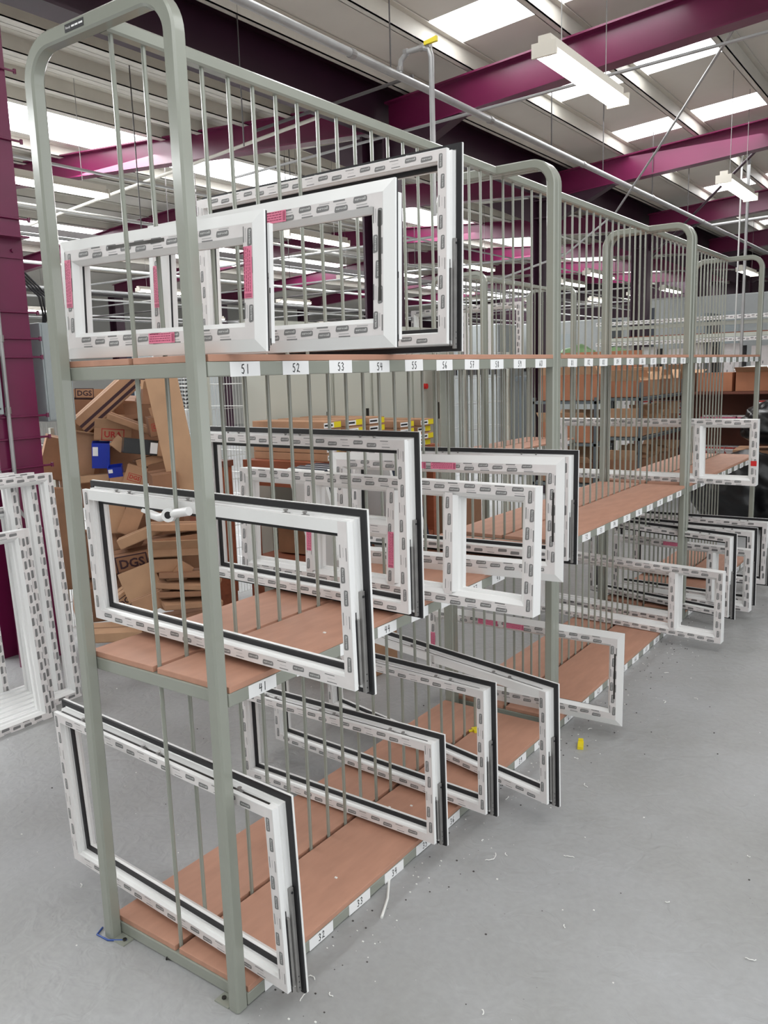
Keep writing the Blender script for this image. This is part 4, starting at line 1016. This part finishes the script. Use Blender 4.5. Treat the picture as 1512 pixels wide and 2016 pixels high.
for k in range(4):
    b.tube([(cx + .1, cy + .14, 2.12 + .02 * k), (cx + .13, cy + .2 + .02 * k, 2.05), (cx + .12, cy + .22 + .015 * k, 1.96), (cx + .08, cy + .24, 1.90)], .006, 6)
tag(b.build('cable_bundle', 'gasket', smooth=True), 'looped black cables above the tall grey panel', 'cable')
b = MB(); b.tube([(-2.83, 1.12, 1.45), (-2.83, 1.10, 1.2), (-2.82, 1.15, .99), (-2.80, 1.22, .86), (-2.78, 1.30, .78)], .009, 8)
tag(b.build('power_cable', 'pipe', smooth=True), 'grey cable hanging in a curve beside the near plum column', 'cable')
b = MB(); b.box(cx + .13, cx + .22, cy - .09, cy + .12, 2.34, 2.35); b.box(cx + .13, cx + .14, cy - .09, cy + .12, 2.24, 2.35)
for y in (cy - .03, cy + .06): b.cyl((cx + .14, y, 2.28), (cx + .152, y, 2.28), .01, 8)
tag(b.build('angle_bracket', 'purple'), 'bolted plum angle bracket on the near column', 'bracket')

# ------------------------------------------------------------ overhead pipes, rods
def pipe(label, pts, r, m='pipe', cat='pipe', group=None, name='overhead_pipe', clips=None):
    b = MB(); b.tube(pts, r, 12 if r > .012 else 6); o = b.build(name, m, smooth=True); tag(o, label, cat, group)
    return o
PX, PZ = -1.72, 3.42
main = pipe('long grey compressed air pipe running away under the roof', [(PX, 0.2, PZ), (PX, 18, PZ)], .024)
for y in (2.9, 4.6, 6.4, 8.4, 10.5):
    b = MB(); b.cyl((PX, y - .02, PZ), (PX, y + .02, PZ), .029, 12); b.build('pipe_clip', 'steel', main)
yv = 3.40
drop = pipe('vertical drop pipe with elbow and yellow valve lever, off the long pipe', [(PX, yv, PZ + .02), (PX + .01, yv, PZ + .09), (PX + .06, yv, PZ + .13), (PX + .17, yv, PZ + .13), (PX + .22, yv, PZ + .11), (PX + .235, yv, PZ + .06), (PX + .235, yv, 2.55)], .017)
b = MB(); b.hexa([(PX + .20, yv - .03, PZ + .13), (PX + .29, yv - .03, PZ + .135), (PX + .29, yv - .01, PZ + .135), (PX + .20, yv - .01, PZ + .13), (PX + .20, yv - .03, PZ + .15), (PX + .29, yv - .03, PZ + .165), (PX + .29, yv - .01, PZ + .165), (PX + .20, yv - .01, PZ + .15)])
tag(b.build('valve_lever', 'yellow', drop), 'yellow valve lever')
for k in (0.0, .05, .17, .22):
    b = MB(); b.cyl((PX + k - .012 if k not in (0.0,) else PX, yv, PZ + .13 if k else PZ + .03), (PX + k + .012 if k else PX, yv, PZ + .13 if k else PZ + .055), .022, 10); b.build('fitting', 'steel', drop)
pipe('long thin conduit crossing under the first rafter, left of the drop pipe', [(-4.5, 4.7, 3.45), (3.2, 4.7, 3.70)], .012)
pipe('second thin conduit below the long air pipe', [(-3.2, 3.6, 3.40), (-1.75, 3.6, 3.48)], .012, 'rodm')
pipe('long thin dark pipe crossing the left bay under the rafter', [(-8.0, 4.4, 3.30), (-3.2, 4.4, 3.68)], .015, 'purlin')
pipe('thin tie rod sloping across the right bay from the purlin to the column head', [(-.07, 5.34, 4.05), (-1.2, 6.9, 3.55), (-1.925, 7.81, 3.2), (-2.4, 7.6, 2.8)], .011, 'pipe', 'rod')
pipe('second thin tie rod sloping across the far right bay', [(-.45, 8.6, 4.0), (-2.8, 11.8, 3.2)], .016, 'dplum', 'rod')
pipe('long diagonal brace rod rising right behind the second post', [(-2.9, 6.0, 2.3), (-2.4, 7.6, 2.8)], .012, 'pipe', 'rod')
pipe('vertical pipe standing near the farthest hoop', [(-1.02, 9.8, 0), (-1.02, 9.8, zr(-1.02))], .018)
pipe('pale vertical blue-white cable pole beside the farthest hoop', [(-1.1, 9.8, 0), (-1.1, 9.8, zr(-1.1))], .010, 'wire')
pipe('horizontal pipe meeting the long air pipe at the far end', [(PX, 10.9, PZ), (1.5, 10.9, PZ + .1)], .02)
DR = 'thin rods hanging from the roof over the racks'
drops = [(-1.72, 3.3), (-1.72, 5.7), (-1.72, 6.9), (-1.72, 8.4), (-1.72, 9.8), (-2.72, 3.0), (-4.2, 3.3), (-4.6, 5.6), (-5.2, 6.2), (-6.3, 5.4), (-6.9, 6.4), (-5.6, 8.6), (-7.6, 8.4), (-4.4, 7.4), (-8.4, 9.2), (-6.2, 10.4), (-5.0, 11.5), (-7.4, 12.0), (-3.6, 9.6), (-3.8, 13.0)]
for i, (x, y) in enumerate(drops):
    b = MB(); z1 = zr(x) - .005; z0 = PZ + .02 if abs(x - PX) < .01 else (3.1 if i % 2 else 2.7)
    b.cyl((x, y, z0), (x, y, z1), .005, 5)
    tag(b.build('hanger_rod', 'rodm'), 'thin dark rod hanging from the roof lining', 'rod', DR)
# conduits and trays over the left bays
CG = 'long conduits over the left bays'
runs = [(-5.2, 3.05, .016), (-5.9, 2.95, .012), (-7.9, 3.0, .02), (-9.0, 2.85, .02), (-10.5, 2.9, .016), (-12.0, 2.7, .02), (-4.4, 3.2, .012), (-13.5, 2.9, .02)]
for i, (x, z, r) in enumerate(runs):
    pipe('long horizontal conduit running away over the left bays', [(x, 1.0, z), (x, 24, z)], r, 'pipe' if i % 2 else 'wire', 'pipe', CG, 'service_conduit')
cross = [(6.6, 3.0, -3.5, -11), (8.0, 2.7, -4.2, -12), (9.7, 3.1, -3.3, -14), (11.3, 2.6, -4, -12), (13.2, 2.9, -3.4, -15), (15.8, 2.8, -3.4, -15), (17.5, 3.0, -3.4, -15)]
for i, (y, z, xa, xb) in enumerate(cross):
    pipe('horizontal conduit crossing the left bays', [(xa, y, z), (xb, y, z)], .014, 'rodm' if i % 2 else 'pipe', 'pipe', 'crossing conduits over the left bays', 'crossing_conduit')
for lb, x, z in (('dark perforated cable tray over the left bay', -7.0, 3.15), ('dark cable tray farther over the left bay', -10.8, 3.0)):
    b = MB(); b.box(x - .1, x + .1, 3.5, 22, z, z + .006); b.box(x - .1, x - .094, 3.5, 22, z, z + .07); b.box(x + .094, x + .1, 3.5, 22, z, z + .07)
    tag(b.build('cable_tray', 'rodm'), lb, 'cable tray')
# ------------------------------------------------------------ strip lights
ZL = 0
def strip_light(label, x, y0, y1, z, group='twin tube strip lights', chain=True, alongx=False):
    L = y1 - y0; o = empty('strip_light', (x, (y0 + y1) / 2, z), label=label, cat='lamp', group=group)
    b = MB(); b.box(-.035, .035, -L / 2, L / 2, .045, .095); b.build('lamp_tray', 'lampbody', o)
    b = MB(); b.hexa([(-.07, -L / 2, .02), (.07, -L / 2, .02), (.07, L / 2, .02), (-.07, L / 2, .02), (-.035, -L / 2, .05), (.035, -L / 2, .05), (.035, L / 2, .05), (-.035, L / 2, .05)])
    b.build('reflector', 'lampbody', o)
    for s_ in (-.042, .042):
        b = MB(); b.cyl((s_, -L / 2 + .02, .004), (s_, L / 2 - .02, .004), .014, 10); b.build('tube', 'lamp', o, smooth=True)
    for s_ in (-1, 1):
        b = MB(); b.box(-.07, .07, s_ * L / 2 - .008, s_ * L / 2 + .008, -.012, .06); b.build('lamp_holder', 'lampbody', o)
    if chain:
        zt = zr(x) - z - .002
        for s_ in (-.3, .3):
            b = MB(); b.cyl((0, s_ * L, .09), (0, s_ * L, zt), .003, 5); b.build('chain', 'steel', o)
    return o
L0 = strip_light('nearest bright twin tube strip light hanging at the upper right', -.58, 3.06, 4.16, 3.2)
specs = [
 ('second bright strip light at the right, beyond the first rafter', -.62, 6.95, 8.15, 3.2),
 ('third strip light at the right edge, farther along the same line', -.66, 10.9, 12.1, 3.2),
 ('strip light over the left bay behind the nearest rack post', -5.1, 2.5, 3.7, 3.2)]
for (lb, x, y0, y1, z) in specs:
    c = copy_tree(L0); c.location = (x, (y0 + y1) / 2, z); c['label'] = lb
far = [(-5.1, 6.6), (-5.1, 10.4), (-5.1, 14.2), (-5.1, 18), (-8.6, 4.4), (-8.6, 8.2), (-8.6, 12.0), (-8.6, 16), (-8.6, 20), (-12, 6), (-12, 10), (-12, 14), (-12, 18), (-3.9, 12.5), (-3.9, 16.5), (-2.0, 14.5), (-2.0, 18.5), (-.66, 15.5), (-.66, 19.5), (-15, 9), (-15, 14), (-15, 19), (-6.8, 20), (-6.8, 23.5), (-10.4, 22.5)]
for i, (x, y) in enumerate(far):
    c = copy_tree(L0); c.location = (x, y, 3.2 + (zr(x) - zr(-.58)) * 1.0); c['label'] = 'small distant strip light glowing under the far roof'; c['group'] = 'distant strip lights'

# ------------------------------------------------------------ floor litter
lit = [(.22, .95), (.25, .98), (.20, .92), (.01, 1.46), (.04, 1.42), (-.05, 1.29), (.437, 1.09), (.06, 1.2), (.08, 1.3), (.75, 1.02), (.18, 1.75), (.12, 2.05), (.3, 2.5), (.42, 2.62), (.2, 2.9), (-.8, .1), (.55, .75), (.9, 1.4), (1.0, .9), (.06, .20), (.10, .12), (.16, .18), (.14, 1.02), (.22, 1.35), (.3, 1.55), (.08, 2.2), (.5, .35)]
G = 'white plastic shavings on the floor'
for i, (x, y) in enumerate(lit):
    rr = random.Random(i + 50); L = rr.uniform(.012, .035); a0 = rr.uniform(0, 6.28); cv = rr.uniform(-2.6, 2.6); pts = []
    px, py, an = 0, 0, a0
    for k in range(7):
        pts.append((px, py, .002 + .003 * abs(math.sin(k * 1.3)))); px += math.cos(an) * L / 6; py += math.sin(an) * L / 6; an += cv / 6
    b = MB(); b.tube(pts, .0014, 5); o = b.build('plastic_shaving', 'shav'); o.location = (x, y, 0)
    tag(o, 'curly white plastic shaving lying on the grey floor near the racks', 'shaving', G)
b = MB()
for i in range(620):
    y = random.uniform(-.1, 5.6); x = .01 + abs(random.gauss(0, .12))
    if i > 400: x, y = random.uniform(-2.2, 1.8), random.uniform(-1.0, 3.5)
    s = random.uniform(.0012, .0055); b.box(x, x + s, y, y + s * .8, 0.0002, s * .5, 0 if random.random() < .5 else 1)
tag(b.build('floor_grit', ['shav', 'grit']), 'scattered white and dark grit on the painted floor', 'grit', kind='stuff')
b = MB(); b.box(-.012, .012, -.03, .03, 0, .012); b.box(-.010, .010, .024, .034, .012, .022)
o = b.build('packer_clip', 'yellow'); o.location = (.143, 1.863, .0005); o.rotation_euler = (0, 0, R(20)); tag(o, 'small yellow plastic packer lying on the grey floor', 'packer')
b = MB(); b.box(-.012, .012, -.02, .02, 0, .01); b.box(-.03, -.014, -.004, .004, 0, .008)
o = b.build('packer_clip', 'yellow'); o.location = (-.25, 1.666, Z1 + BT + .0005); o.rotation_euler = (0, 0, R(50)); tag(o, 'small yellow plastic packer lying on the bottom shelf board', 'packer')
b = MB(); b.tube([(-.055, .73, .003), (.0, .66, .004), (.05, .58, .004), (.085, .50, .003)], .0042, 6)
tag(b.build('seal_offcut', 'shav', smooth=True), 'long curved white offcut on the floor beside number 33', 'offcut')
for i, (x, y, z) in enumerate(((-.10, .52, Z1 + BT), (-.14, 1.0, Z1 + BT), (-.2, .95, Z1 + BT), (-.13, .3, Z2 + BT), (-.07, .48, Z2 + BT))):
    b = MB(); b.box(-.004, .004, -.003, .003, 0, .003); o = b.build('plastic_chip', 'shav'); o.location = (x, y, z + .0003); tag(o, 'tiny white plastic chip lying on a red-brown shelf board', 'chip', 'plastic chips on the shelf boards')
b = MB(); b.tube([(-.575, .018, .003), (-.562, -.010, .003), (-.515, -.008, .003), (-.468, .022, .003)], .0028, 6)
tag(b.build('seal_strip', 'bluecap', smooth=True), 'short blue and black seal strip under the far foot of the nearest rack', 'seal')
b = MB(); b.cyl((0, 0, .004), (.022, .006, .004), .0025, 6); b.cyl((0, 0, .004), (-.002, -.0005, .004), .005, 8)
o = b.build('screw', 'dsteel'); o.location = (-.31, .035, 0); tag(o, 'single screw lying on the floor in front of the nearest rack', 'screw')
for c in list(bpy.data.objects):
    for k in ('w', 'h'):
        if k in c.keys(): del c[k]
